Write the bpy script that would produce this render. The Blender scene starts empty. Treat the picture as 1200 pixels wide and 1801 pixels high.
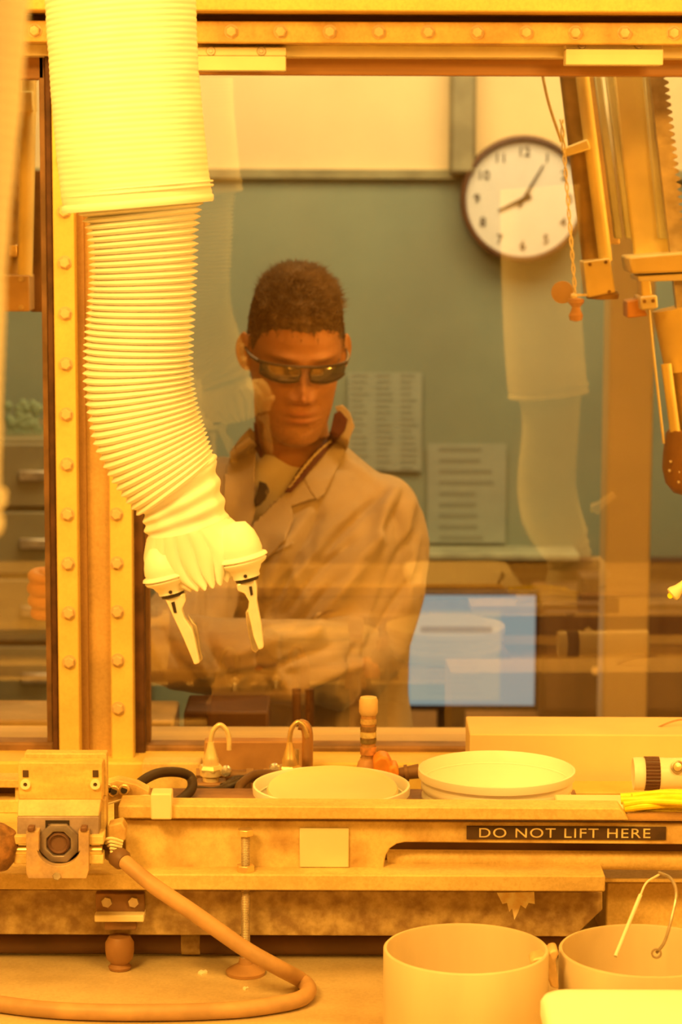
import bpy, bmesh, math, random
import numpy as np
from mathutils import Vector, Matrix, noise
from mathutils.bvhtree import BVHTree
random.seed(7)
PI = math.pi
S = bpy.context.scene
COL = S.collection

# ------------------------------------------------------------------ camera, world, lights, exposure
F = 4300.0
PITCH = math.radians(7.8); ROLL = math.radians(0.22)
EYE = Vector((0, 0, 1.65))
cam = bpy.data.objects.new('camera', bpy.data.cameras.new('camera')); COL.objects.link(cam)
cam.data.sensor_fit = 'VERTICAL'; cam.data.sensor_height = 36.0
cam.data.lens = 36.0 * F / 1801.0
cam.location = EYE
Fv = Vector((0, math.cos(PITCH), -math.sin(PITCH)))
U0 = Vector((0, math.sin(PITCH), math.cos(PITCH))); R0 = Vector((1, 0, 0))
Rv = R0 * math.cos(ROLL) + U0 * math.sin(ROLL)
Uv = U0 * math.cos(ROLL) - R0 * math.sin(ROLL)
cam.matrix_world = Matrix(((Rv.x, Uv.x, -Fv.x, EYE.x), (Rv.y, Uv.y, -Fv.y, EYE.y), (Rv.z, Uv.z, -Fv.z, EYE.z), (0, 0, 0, 1)))
cam.data.clip_start = 0.05
cam.data.dof.use_dof = True; cam.data.dof.focus_distance = 2.35; cam.data.dof.aperture_fstop = 10.0
S.camera = cam
S.view_settings.view_transform = 'Standard'; S.view_settings.look = 'None'
S.view_settings.gamma = 1.0; S.view_settings.use_curve_mapping = False
S.view_settings.exposure = 0.0

w = bpy.data.worlds.new('world'); S.world = w; w.use_nodes = True
w.node_tree.nodes['Background'].inputs[0].default_value = (1.0, 0.52, 0.12, 1)
w.node_tree.nodes['Background'].inputs[1].default_value = 0.10

AMBER = (1.0, 0.50, 0.085)
def area(name, loc, target, sx, sy, power, col, spread=PI):
    l = bpy.data.lights.new(name, 'AREA'); l.shape = 'RECTANGLE'; l.size = sx; l.size_y = sy
    l.energy = power; l.color = col; l.spread = spread
    o = bpy.data.objects.new(name, l); COL.objects.link(o); o.location = loc
    o.rotation_euler = (Vector(target) - Vector(loc)).to_track_quat('-Z', 'Y').to_euler()
    return o
area('cell_lamp_key', (-0.75, 0.95, 2.35), (-0.12, 2.2, 1.45), 0.55, 0.35, 40, AMBER)
area('added_cell_fill_right', (0.80, 0.95, 2.12), (0.35, 3.0, 1.45), 0.5, 0.3, 19, AMBER)  # added fill, aimed through the window to brighten the master arm
area('cell_lamp_ceiling', (0.0, 1.9, 2.55), (0.0, 2.2, 0.9), 1.3, 0.5, 15, AMBER)
area('operator_room_lamp', (0.3, 4.9, 2.72), (0.3, 5.6, 1.6), 2.2, 0.9, 56, (1.0, 0.80, 0.48))
area('added_operator_near_fill', (0.15, 3.02, 2.45), (0.0, 3.45, 1.35), 0.6, 0.12, 12, (1.0, 0.72, 0.36))  # added fill above the window, brightens the person from the front
area('added_operator_side_fill', (1.0, 2.99, 1.62), (0.36, 3.12, 1.55), 0.08, 0.5, 8, AMBER)  # added unseen side fill for the master arm and the sleeve edge

# ------------------------------------------------------------------ helpers
def W(px, py, y):
    d = Fv + Rv * ((px - 600) / F) + Uv * ((900.5 - py) / F)
    return EYE + d * (y / d.y)
def Wz(px, py, z):
    d = Fv + Rv * ((px - 600) / F) + Uv * ((900.5 - py) / F)
    return EYE + d * ((z - EYE.z) / d.z)
def PX(p):
    v = Vector(p) - EYE; k = v.dot(Fv)
    return (600 + F * v.dot(Rv) / k, 900.5 - F * v.dot(Uv) / k)

MATS = {}
def mat(name, col, rough=0.5, metal=0.0, var=0.12, ns=14.0, bump=0.0, bs=60.0, col2=None, spec=0.4, emit=None, sheen=0.0, trans=0.0, detail=6, stretch=None, sss=0.0, lo=0.38, hi=0.62, grain=0.0):
    m = bpy.data.materials.new(name); m.use_nodes = True; MATS[name] = m
    nt = m.node_tree; b = nt.nodes['Principled BSDF']
    b.inputs['Roughness'].default_value = rough; b.inputs['Metallic'].default_value = metal
    b.inputs['Specular IOR Level'].default_value = spec
    b.inputs['Sheen Weight'].default_value = sheen
    b.inputs['Transmission Weight'].default_value = trans
    if sss: b.inputs['Subsurface Weight'].default_value = sss; b.inputs['Subsurface Scale'].default_value = 0.02
    tc = nt.nodes.new('ShaderNodeTexCoord'); src = tc.outputs['Object']
    if stretch:
        mp = nt.nodes.new('ShaderNodeMapping'); mp.inputs['Scale'].default_value = stretch
        nt.links.new(src, mp.inputs['Vector']); src = mp.outputs['Vector']
    if var or col2:
        n = nt.nodes.new('ShaderNodeTexNoise'); n.inputs['Scale'].default_value = ns; n.inputs['Detail'].default_value = detail
        nt.links.new(src, n.inputs['Vector'])
        r = nt.nodes.new('ShaderNodeValToRGB')
        c2 = col2 if col2 else tuple(c * (1 - var * 2) for c in col)
        c1 = col if col2 else tuple(min(1, c * (1 + var * 0.5)) for c in col)
        r.color_ramp.elements[0].position = lo; r.color_ramp.elements[0].color = (*c2, 1)
        r.color_ramp.elements[1].position = hi; r.color_ramp.elements[1].color = (*c1, 1)
        nt.links.new(n.outputs['Fac'], r.inputs['Fac'])
        if grain:      # fine specks of dirt and chipped paint
            n3 = nt.nodes.new('ShaderNodeTexNoise'); n3.inputs['Scale'].default_value = 260; n3.inputs['Detail'].default_value = 5; n3.inputs['Roughness'].default_value = 0.7
            n4 = nt.nodes.new('ShaderNodeTexNoise'); n4.inputs['Scale'].default_value = 34; n4.inputs['Detail'].default_value = 8; n4.inputs['Roughness'].default_value = 0.75
            nt.links.new(tc.outputs['Object'], n3.inputs['Vector']); nt.links.new(tc.outputs['Object'], n4.inputs['Vector'])
            mu_ = nt.nodes.new('ShaderNodeMath'); mu_.operation = 'MULTIPLY'; nt.links.new(n3.outputs['Fac'], mu_.inputs[0]); nt.links.new(n4.outputs['Fac'], mu_.inputs[1])
            r2 = nt.nodes.new('ShaderNodeValToRGB'); r2.color_ramp.elements[0].position = 0.17; r2.color_ramp.elements[0].color = (1 - grain, 1 - grain * 1.15, 1 - grain * 1.3, 1)
            r2.color_ramp.elements[1].position = 0.30; r2.color_ramp.elements[1].color = (1, 1, 1, 1)
            nt.links.new(mu_.outputs[0], r2.inputs['Fac'])
            mm = nt.nodes.new('ShaderNodeMix'); mm.data_type = 'RGBA'; mm.blend_type = 'MULTIPLY'; mm.inputs[0].default_value = 1.0
            nt.links.new(r.outputs['Color'], mm.inputs[6]); nt.links.new(r2.outputs['Color'], mm.inputs[7]); nt.links.new(mm.outputs[2], b.inputs['Base Color'])
        else: nt.links.new(r.outputs['Color'], b.inputs['Base Color'])
    else:
        b.inputs['Base Color'].default_value = (*col, 1)
    if bump:
        n2 = nt.nodes.new('ShaderNodeTexNoise'); n2.inputs['Scale'].default_value = bs; n2.inputs['Detail'].default_value = 4
        nt.links.new(src, n2.inputs['Vector'])
        bp = nt.nodes.new('ShaderNodeBump'); bp.inputs['Strength'].default_value = bump; bp.inputs['Distance'].default_value = 0.004
        nt.links.new(n2.outputs['Fac'], bp.inputs['Height']); nt.links.new(bp.outputs['Normal'], b.inputs['Normal'])
    if emit:
        b.inputs['Emission Color'].default_value = (*emit[0], 1); b.inputs['Emission Strength'].default_value = emit[1]
    return m
def attr_mat(name, rough=0.6, bump=0.0, bs=300, sss=0.0, spec=0.3, sheen=0.0):
    m = bpy.data.materials.new(name); m.use_nodes = True; nt = m.node_tree; b = nt.nodes['Principled BSDF']
    a = nt.nodes.new('ShaderNodeAttribute'); a.attribute_name = 'tone'
    nt.links.new(a.outputs['Color'], b.inputs['Base Color'])
    b.inputs['Roughness'].default_value = rough; b.inputs['Specular IOR Level'].default_value = spec
    b.inputs['Sheen Weight'].default_value = sheen
    if sss: b.inputs['Subsurface Weight'].default_value = sss; b.inputs['Subsurface Scale'].default_value = 0.01
    if bump:
        tc = nt.nodes.new('ShaderNodeTexCoord')
        n2 = nt.nodes.new('ShaderNodeTexNoise'); n2.inputs['Scale'].default_value = bs; n2.inputs['Detail'].default_value = 4
        nt.links.new(tc.outputs['Object'], n2.inputs['Vector'])
        bp = nt.nodes.new('ShaderNodeBump'); bp.inputs['Strength'].default_value = bump; bp.inputs['Distance'].default_value = 0.003
        nt.links.new(n2.outputs['Fac'], bp.inputs['Height']); nt.links.new(bp.outputs['Normal'], b.inputs['Normal'])
    return m

ORG = {}
def empty(name, loc, label, cat, group=None, kind=None):
    o = bpy.data.objects.new(name, None); COL.objects.link(o); o.location = loc
    o.empty_display_size = 0.02
    ORG[o] = Vector(loc); tag(o, label, cat, group, kind); return o
def tag(o, label=None, cat=None, group=None, kind=None):
    if label: o['label'] = label
    if cat: o['category'] = cat
    if group: o['group'] = group
    if kind: o['kind'] = kind
    return o

class B:
    def __init__(s): s.v = []; s.f = []
    def add(s, vs, fs):
        k = len(s.v); s.v += [Vector(v) for v in vs]; s.f += [tuple(i + k for i in f) for f in fs]; return s
    def box(s, a, b):
        x0, y0, z0 = a; x1, y1, z1 = b
        return s.add([(x0,y0,z0),(x1,y0,z0),(x1,y1,z0),(x0,y1,z0),(x0,y0,z1),(x1,y0,z1),(x1,y1,z1),(x0,y1,z1)],
                     [(0,3,2,1),(4,5,6,7),(0,1,5,4),(1,2,6,5),(2,3,7,6),(3,0,4,7)])
    def pbox(s, px0, py0, px1, py1, y0, y1, ref=None):
        """axis aligned box whose front face (at depth y0) has these image bounds"""
        cx, cy = (px0 + px1) / 2, (py0 + py1) / 2
        a = W(px0, cy, y0).x; b = W(px1, cy, y0).x; t = W(cx, py0, y0).z; d = W(cx, py1, y0).z
        return s.box((a, y0, d), (b, y1, t))
    def prism(s, pts, y0, y1):
        n = len(pts)
        vs = [(p[0], y0, p[1]) for p in pts] + [(p[0], y1, p[1]) for p in pts]
        fs = [tuple(range(n)), tuple(reversed(range(n, 2 * n)))] + [(i, i + n, (i + 1) % n + n, (i + 1) % n) for i in range(n)]
        return s.add(vs, fs)
    def pprism(s, pts, y0, y1):
        q = [W(p[0], p[1], y0) for p in pts]
        return s.prism([(v.x, v.z) for v in q], y0, y1)
    def cyl(s, p0, p1, r0, r1=None, n=24, caps=True):
        r1 = r0 if r1 is None else r1
        p0 = Vector(p0); p1 = Vector(p1); d = (p1 - p0).normalized()
        a = d.orthogonal().normalized(); b = d.cross(a)
        vs = [p0 + (a * math.cos(t) + b * math.sin(t)) * r0 for t in [2 * PI * i / n for i in range(n)]]
        vs += [p1 + (a * math.cos(t) + b * math.sin(t)) * r1 for t in [2 * PI * i / n for i in range(n)]]
        fs = [(i, (i + 1) % n, (i + 1) % n + n, i + n) for i in range(n)]
        if caps: fs += [tuple(reversed(range(n))), tuple(range(n, 2 * n))]
        return s.add(vs, fs)
    def lathe(s, prof, o, axis=(0, 0, 1), n=48, close=False, ref=None):
        o = Vector(o); d = Vector(axis).normalized(); a = Vector(ref).normalized() if ref else d.orthogonal().normalized(); b = d.cross(a)
        vs = []; m = len(prof)
        for r, h in prof:
            for i in range(n):
                t = 2 * PI * i / n; vs.append(o + d * h + (a * math.cos(t) + b * math.sin(t)) * r)
        fs = []
        for j in range(m - 1 + (1 if close else 0)):
            j2 = (j + 1) % m
            for i in range(n): fs.append((j * n + i, j * n + (i + 1) % n, j2 * n + (i + 1) % n, j2 * n + i))
        if not close:
            if prof[0][0] > 1e-6: fs.append(tuple(reversed(range(n))))
            if prof[-1][0] > 1e-6: fs.append(tuple(range((m - 1) * n, m * n)))
        return s.add(vs, fs)
    def tube(s, pts, r, n=12, sub=6, caps=True):
        pts = [Vector(p) for p in pts]
        if sub > 1 and len(pts) > 2: pts = spline(pts, sub)
        rs = r if isinstance(r, (list, tuple)) else None
        N = len(pts); vs = []; prev = None
        for i, p in enumerate(pts):
            t = (pts[min(i + 1, N - 1)] - pts[max(i - 1, 0)]).normalized()
            a = t.orthogonal().normalized() if prev is None else (prev - t * prev.dot(t)).normalized()
            prev = a; b = t.cross(a)
            rr = np.interp(i / (N - 1) * (len(rs) - 1), range(len(rs)), rs) if rs else r
            for k in range(n):
                q = 2 * PI * k / n; vs.append(p + (a * math.cos(q) + b * math.sin(q)) * rr)
        fs = [(i * n + k, i * n + (k + 1) % n, (i + 1) * n + (k + 1) % n, (i + 1) * n + k) for i in range(N - 1) for k in range(n)]
        if caps: fs += [tuple(reversed(range(n))), tuple(range((N - 1) * n, N * n))]
        return s.add(vs, fs)
    def ball(s, c, r, n=20, m=12):
        rx, ry, rz = (r, r, r) if not isinstance(r, (tuple, list)) else r
        c = Vector(c); vs = []; fs = []
        for j in range(m + 1):
            p = PI * j / m
            for i in range(n):
                t = 2 * PI * i / n
                vs.append(c + Vector((rx * math.sin(p) * math.cos(t), ry * math.sin(p) * math.sin(t), rz * math.cos(p))))
        for j in range(m):
            for i in range(n): fs.append((j * n + i, (j + 1) * n + i, (j + 1) * n + (i + 1) % n, j * n + (i + 1) % n))
        return s.add(vs, fs)
    def mesh(s, name, off=Vector((0, 0, 0)), merge=True):
        me = bpy.data.meshes.new(name); me.from_pydata([v - off for v in s.v], [], s.f)
        bm = bmesh.new(); bm.from_mesh(me)
        if merge: bmesh.ops.remove_doubles(bm, verts=bm.verts, dist=1e-6)
        bmesh.ops.recalc_face_normals(bm, faces=bm.faces); bm.to_mesh(me); bm.free()
        return me
    def build(s, name, m, parent=None, bevel=0.0, seg=2, smooth=35, org=None, label=None):
        off = org if org is not None else (ORG[parent] if parent is not None else None)
        if off is None:
            mn = Vector([min(v[i] for v in s.v) for i in range(3)]); mx = Vector([max(v[i] for v in s.v) for i in range(3)])
            off = Vector(((mn.x + mx.x) / 2, (mn.y + mx.y) / 2, mn.z))
        off = Vector(off)
        me = s.mesh(name, off)
        if m is not None: me.materials.append(m)
        o = bpy.data.objects.new(name, me); COL.objects.link(o)
        o.location = off - (ORG[parent] if parent is not None else Vector((0, 0, 0))); ORG[o] = off
        if parent is not None: o.parent = parent
        if smooth: me.polygons.foreach_set('use_smooth', [True] * len(me.polygons)); me.set_sharp_from_angle(angle=math.radians(smooth))
        if bevel:
            bv = o.modifiers.new('bevel', 'BEVEL'); bv.width = bevel; bv.segments = seg; bv.limit_method = 'ANGLE'; bv.angle_limit = math.radians(40)
            bv.harden_normals = False
        if label: o['label'] = label
        return o
def spline(P, sub):
    out = []
    Q = [P[0] * 2 - P[1]] + P + [P[-1] * 2 - P[-2]]
    for i in range(1, len(Q) - 2):
        p0, p1, p2, p3 = Q[i - 1:i + 3]
        for k in range(sub):
            t = k / sub
            out.append(0.5 * ((2 * p1) + (p2 - p0) * t + (2 * p0 - 5 * p1 + 4 * p2 - p3) * t * t + (3 * p1 - p0 - 3 * p2 + p3) * t ** 3))
    out.append(P[-1]); return out
def children(o): return [c for c in bpy.data.objects if c.parent == o]
def copy_tree(o, parent=None):
    c = o.copy(); COL.objects.link(c); c.parent = parent
    for ch in children(o): copy_tree(ch, c)
    return c
def inst(proto, loc, parent):
    """a copy of a small part (bolt, screw) at world position loc under parent"""
    c = proto.copy(); COL.objects.link(c); c.parent = parent; c.location = Vector(loc) - ORG[parent]; ORG[c] = Vector(loc); return c

# ------------------------------------------------------------------ materials
paint = mat('cream_paint', (0.82, 0.64, 0.20), 0.45, var=0.07, ns=9, bump=0.05, bs=35, grain=0.06)
bench = mat('bench_cream_paint', (0.80, 0.63, 0.28), 0.5, ns=13, col2=(0.67, 0.50, 0.20), bump=0.06, bs=60, grain=0.17, stretch=(0.5, 1, 1.6))
paint_dirty = mat('worn_cream_paint', (0.82, 0.66, 0.30), 0.5, ns=22, col2=(0.50, 0.32, 0.12), bump=0.08, bs=80, lo=0.30, hi=0.55, grain=0.13)
paint_side = mat('brown_channel_paint', (0.42, 0.25, 0.10), 0.5, var=0.1, ns=10, bump=0.05, grain=0.13)
mottle = mat('mottled_galvanised_steel', (0.56, 0.44, 0.23), 0.5, 0.1, ns=75, col2=(0.30, 0.20, 0.095), bump=0.1, bs=120, lo=0.36, hi=0.66, grain=0.13)
seal = mat('dark_rubber_seal', (0.13, 0.06, 0.03), 0.6, var=0.2, ns=30)
brownsteel = mat('brown_stained_steel', (0.30, 0.17, 0.08), 0.5, 0.1, var=0.2, ns=20, bump=0.1)
plate_m = mat('pale_painted_plate', (0.88, 0.80, 0.55), 0.4, var=0.04, ns=20)
bolt_m = mat('painted_bolt_head', (0.72, 0.55, 0.30), 0.4, 0.1, var=0.1)
sleeve_m = mat('white_vinyl_sleeve', (0.88, 0.88, 0.82), 0.42, var=0.03, ns=8, spec=0.35)
chrome = mat('bright_steel', (0.86, 0.84, 0.78), 0.22, 0.85, var=0.06, ns=40)
jaw_m = mat('polished_jaw_steel', (0.88, 0.86, 0.78), 0.28, 0.25, var=0.05, ns=40)
dullsteel = mat('dull_steel', (0.60, 0.52, 0.40), 0.38, 0.6, var=0.15, ns=40, bump=0.08)
black_m = mat('black_plastic', (0.035, 0.025, 0.02), 0.45, var=0.1)
black_soft = mat('black_rubber_hose', (0.06, 0.04, 0.03), 0.5, var=0.15)
tub_m = mat('white_plastic_tub', (0.97, 0.97, 0.90), 0.35, var=0.01)
tubin_m = mat('cream_plastic_lid', (0.86, 0.80, 0.52), 0.4, var=0.02)
beaker_m = mat('hazy_plastic_vessel', (0.70, 0.60, 0.42), 0.4, var=0.06, ns=12, stretch=(1, 1, 0.2))
deck_m = mat('steel_worktop', (0.74, 0.62, 0.38), 0.42, 0.15, ns=6, col2=(0.60, 0.47, 0.26), bump=0.05, bs=20, stretch=(0.5, 2, 1), lo=0.35, hi=0.6, grain=0.13)
concrete = mat('cell_wall_paint', (0.75, 0.62, 0.38), 0.6, var=0.08, ns=4)
cable_m = mat('tan_cable_jacket', (0.50, 0.32, 0.16), 0.5, var=0.1, ns=30)
brass = mat('brass_fitting', (0.85, 0.66, 0.33), 0.3, 0.7, var=0.12, ns=60)
copper = mat('copper_tube', (0.66, 0.40, 0.20), 0.35, 0.6, var=0.12, ns=30)
orange_m = mat('orange_plastic_valve', (0.95, 0.38, 0.06), 0.4, var=0.08, ns=60, bump=0.1)
purple_m = mat('anodised_mauve_block', (0.44, 0.35, 0.34), 0.45, 0.1, var=0.12, ns=30, bump=0.06, grain=0.13)
ring_m = mat('grey_ring_metal', (0.30, 0.25, 0.25), 0.35, 0.4, var=0.15, ns=50)
yellow_m = mat('yellow_plastic', (1.0, 0.85, 0.03), 0.4, var=0.06, ns=60)
white_m = mat('white_enamel', (0.90, 0.87, 0.75), 0.35, var=0.03)
amberpaint = mat('amber_machine_paint', (0.95, 0.80, 0.36), 0.4, var=0.08, ns=14)
amberdark = mat('bronze_machine_tube', (0.50, 0.34, 0.13), 0.35, 0.2, var=0.2, ns=20)
palegreen = mat('pale_green_rail', (0.80, 0.80, 0.52), 0.4, var=0.08)
sign_m = mat('dark_brown_sign', (0.085, 0.05, 0.03), 0.45, var=0.15, ns=60)
letter_m = mat('cream_engraved_letters', (0.85, 0.72, 0.42), 0.5, var=0.12, ns=90)

def glass_mat(name, tint, fac, rough=0.0):
    m = bpy.data.materials.new(name); m.use_nodes = True; nt = m.node_tree
    nt.nodes.remove(nt.nodes['Principled BSDF']); out = nt.nodes['Material Output']
    t = nt.nodes.new('ShaderNodeBsdfTransparent'); t.inputs[0].default_value = (*tint, 1)
    g = nt.nodes.new('ShaderNodeBsdfGlossy'); g.inputs['Roughness'].default_value = rough; g.inputs[0].default_value = (1, 0.97, 0.9, 1)
    mx = nt.nodes.new('ShaderNodeMixShader'); mx.inputs[0].default_value = fac
    nt.links.new(t.outputs[0], mx.inputs[1]); nt.links.new(g.outputs[0], mx.inputs[2]); nt.links.new(mx.outputs[0], out.inputs[0])
    return m
pane_m = glass_mat('shield_glass', (0.97, 0.92, 0.78), 0.12, 0.02)

# ------------------------------------------------------------------ room shell
GY = 2.82          # glass plane
def struct(b, name, m, bevel=0.0):
    o = b.build(name, m, bevel=bevel); o['kind'] = 'structure'; return o
zsill = W(600, 1336, 2.78).z; ztop = W(600, 98, 2.78).z
OX0, OX1 = -1.0, 0.62
struct(B().box((-3.2, -1.0, -0.05), (3.2, 6.3, 0.0)), 'floor', mat('grey_floor', (0.35, 0.28, 0.2), 0.6))
struct(B().box((-3.2, -1.0, 3.0), (3.2, 6.3, 3.05)), 'ceiling', mat('pale_ceiling', (0.8, 0.75, 0.6), 0.7, var=0.03))
pw = B()
pw.box((-3.1, 2.80, 0), (3.1, 2.95, zsill)); pw.box((-3.1, 2.80, ztop), (3.1, 2.95, 3.0))
pw.box((-3.1, 2.80, zsill), (OX0, 2.95, ztop)); pw.box((OX1, 2.80, zsill), (3.1, 2.95, ztop))
struct(pw, 'wall_window', concrete)
struct(B().box((-1.4, -0.9, 0), (-1.3, 2.8, 3.0)), 'wall_left', concrete)
struct(B().box((1.3, -0.9, 0), (1.4, 2.8, 3.0)), 'wall_right', concrete)
struct(B().box((-1.4, -1.0, 0), (1.4, -0.9, 3.0)), 'wall_rear', mat('rear_shield_paint', (0.42, 0.30, 0.16), 0.6, var=0.2, ns=3))
# operator room
zsplit = W(600, 305, 6.0).z
olive = mat('olive_green_wall_paint', (0.27, 0.34, 0.27), 0.6, var=0.06, ns=3)
palew = mat('pale_upper_wall_paint', (0.95, 0.76, 0.44), 0.6, var=0.04, ns=3)
struct(B().box((-3.1, 6.0, 0), (3.1, 6.1, zsplit)), 'wall_far_lower', olive)
struct(B().box((-3.1, 6.0, zsplit), (3.1, 6.1, 3.0)), 'wall_far_upper', palew)
struct(B().box((-3.1, 5.98, zsplit - 0.012), (3.1, 6.0, zsplit + 0.01)), 'trim_1', mat('olive_wall_trim', (0.34, 0.33, 0.2), 0.5))
struct(B().box((-3.2, 2.95, 0), (-3.1, 6.1, 3.0)), 'wall_far_left', olive)
struct(B().box((3.1, 2.95, 0), (3.2, 6.1, 3.0)), 'wall_far_right', olive)
a = W(792, 200, 5.93).x; b_ = W(838, 200, 5.93).x
struct(B().box((a, 5.93, zsplit), (b_, 6.0, 3.0)), 'reflection_strip', mat('reflection_strip_grey', (0.36, 0.34, 0.22), 0.5), 0.01)  # solid grey strip shaped and coloured as a dark band reflected in the glass

# worktop deck inside the cell
ZD = 0.915
deck = B().box((-1.3, 1.0, ZD - 0.05), (1.3, 2.80, ZD)).build('worktop', deck_m, bevel=0.003)
tag(deck, 'stained steel worktop running along the bottom of the cell window', 'worktop')
base = B().box((-1.28, 1.25, 0), (1.28, 2.75, ZD - 0.05)).build('worktop_cabinet', paint_dirty)
tag(base, 'painted steel cabinet base under the worktop', 'cabinet')

# ------------------------------------------------------------------ window frame
win = empty('window_1', (W(600, 1330, 2.78).x, 2.78, zsill), 'steel framed cell window with bolted flanges', 'window', kind='structure')
fx = lambda px, y: W(px, 900, y).x
# glass panes
for xa, xb in ((fx(238, GY), OX1), (OX0, fx(86, GY))):
    gp_ = B().box((xa, GY, zsill - 0.01), (xb, GY + 0.006, ztop + 0.01)).build('glass_pane', pane_m, None, smooth=0)
    gp_.parent = win; gp_.location = ORG[gp_] - ORG[win]; gp_.rotation_euler = (0, 0, math.radians(1.3))
ZT = 2.2
# mullion: two bolted flanges either side of a channel
zb = ZD
mu = B().box((fx(99, 2.72), 2.72, zb), (fx(136, 2.72), 2.745, ZT)).build('left_flange', paint, win, bevel=0.0015)
mc = B().box((fx(136, 2.745), 2.745, zb), (fx(152, 2.745), 2.80, ZT)).build('channel_side', paint_side, win)
mw = B().box((fx(152, 2.76), 2.76, zb), (fx(194, 2.76), 2.80, ZT)).box((fx(104, 2.745), 2.745, zb), (fx(136, 2.745), 2.80, ZT)).build('channel_web', mat('tan_channel_paint', (0.66, 0.44, 0.17), 0.5, var=0.08, grain=0.13), win)
mr = B().box((fx(192, 2.75), 2.75, zb), (fx(232, 2.75), 2.80, ZT)).build('right_flange', paint, win, bevel=0.0015)
B().box((fx(232, 2.775), 2.775, zsill), (fx(252, 2.775), 2.815, ztop)).build('rubber_seal', seal, win, bevel=0.002)
B().box((fx(252, 2.80), 2.80, zsill), (fx(262, 2.80), 2.818, ztop)).build('inner_bead', brownsteel, win, bevel=0.001)
B().box((fx(88, 2.76), 2.76, zsill - .02), (fx(99, 2.76), 2.81, ztop)).build('rubber_seal', seal, win, bevel=0.002)
B().box((fx(78, 2.79), 2.79, zsill - .02), (fx(88, 2.79), 2.818, ztop)).build('inner_bead', brownsteel, win, bevel=0.001)
# head beam
h = lambda py, y: W(600, py, y).z
B().box((-1.25, 2.66, h(20, 2.66)), (1.25, 2.80, 2.35)).build('head_beam', mat('amber_beam_paint', (0.80, 0.56, 0.17), 0.45, var=0.06, ns=8, grain=0.13), win, bevel=0.002)
B().box((-1.25, 2.735, h(40, 2.735)), (1.25, 2.80, h(15, 2.735))).build('beam_recess', mat('dark_recess_steel', (0.20, 0.10, 0.04), 0.6), win)
hf = B().box((-1.25, 2.70, h(76, 2.70)), (1.25, 2.79, h(38, 2.70))).build('head_flange', mat('worn_amber_flange', (0.80, 0.58, 0.20), 0.45, ns=25, col2=(0.62, 0.40, 0.13), bump=0.05, grain=0.13), win, bevel=0.0015)
B().box((fx(245, 2.745), 2.745, h(100, 2.745)), (1.25, 2.80, h(79, 2.745))).box((-1.25, 2.745, h(100, 2.745)), (fx(95, 2.745), 2.80, h(79, 2.745))).build('head_strip', plate_m, win, bevel=0.0015)
B().box((fx(245, 2.79), 2.79, h(132, 2.79)), (OX1, 2.815, h(98, 2.79))).box((OX0, 2.79, h(142, 2.79)), (fx(88, 2.79), 2.815, h(98, 2.79))).build('head_gasket', mat('orange_brown_gasket', (0.50, 0.27, 0.11), 0.5, var=0.1, ns=30, stretch=(0.1, 1, 4)), win, bevel=0.002)
# retaining plates
for (x0, x1, y0, y1) in ((345, 503, 82, 124), (996, 1168, 70, 114)):
    c = B(); ya = 2.715
    c.box((W(x0, y0, ya).x, ya, W(x0, y1, ya).z), (W(x1, y0, ya).x, 2.745, W(x0, y0 + 16, ya).z))
    rp = c.build('retaining_plate', plate_m, win, bevel=0.0012)
    B().box((W(x0, y0, ya).x, ya + .008, W(x0, y0 + 15, ya).z), (W(x1, y0, ya).x, 2.745, W(x0, y0, ya).z)).build('plate_ledge', plate_m, rp, bevel=0.0008)
    for sx in (x0 + 28, x0 + 128) if x0 > 500 else (x0 + 26, x0 + 115):
        p = W(sx, y0 + 8, ya + .008)
        s_ = B().cyl(p + Vector((0, 0, 0)), p - Vector((0, .0025, 0)), 0.0052, 0.0045, 20).cyl(p - Vector((0, .0022, 0)), p - Vector((0, .0036, 0)), .0026, .0022, 6)
        s_.build('plate_screw', dullsteel, rp)
# sill
B().box((fx(238, 2.785), 2.785, h(1336, 2.785)), (OX1, 2.815, h(1312, 2.785))).build('sill_gasket', brownsteel, win, bevel=0.003)
B().box((OX0, 2.785, h(1336, 2.785)), (fx(90, 2.785), 2.815, h(1308, 2.785))).build('sill_gasket', brownsteel, win, bevel=0.003)
B().box((-1.25, 2.73, ZD), (1.25, 2.80, h(1342, 2.73))).build('sill_beam', paint, win, bevel=0.003)
B().box((fx(246, 2.70), 2.70, h(1392, 2.70)), (fx(352, 2.70), 2.73, h(1343, 2.70))).build('sill_pad', paint_dirty, win, bevel=0.002)
# bolts
bp = B().lathe([(0.0001, -0.0075), (0.0050, -0.0072), (0.0064, -0.006), (0.0064, 0.0)], (0, 0, 0), (0, 1, 0), 6)
bp.lathe([(0.0078, -0.0012), (0.0078, 0.001)], (0, 0, 0), (0, 1, 0), 20)
bproto = bp.build('bolt', bolt_m, None, org=(0, 0, 0), smooth=30); first = [True]
def bolt(p, parent, rot=None):
    if first[0]:
        first[0] = False; o = bproto; o.parent = parent; o.location = Vector(p) - ORG[parent]
    else: o = inst(bproto, p, parent)
    o.rotation_euler = (0, random.uniform(0, 1), 0); return o
pitchz = abs(W(118, 904, 2.72).z - W(118, 991, 2.72).z)
z0 = W(118, 904, 2.72).z; xb = fx(119, 2.72)
for k in range(-6, 11):
    z = z0 + k * pitchz
    if z > 1.08 and z < 1.95: bolt((xb, 2.72, z), mu)
z0 = W(205, 904, 2.75).z; xb = fx(205, 2.75)
for k in range(-6, 11):
    z = z0 + k * pitchz
    if z > 1.0 and z < 1.9: bolt((xb, 2.75, z), mr)
for k in range(-8, 10):
    p = W(580 + 86.5 * k, 47, 2.70); bolt((p.x, 2.70, W(600, 56, 2.70).z), hf)

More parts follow.
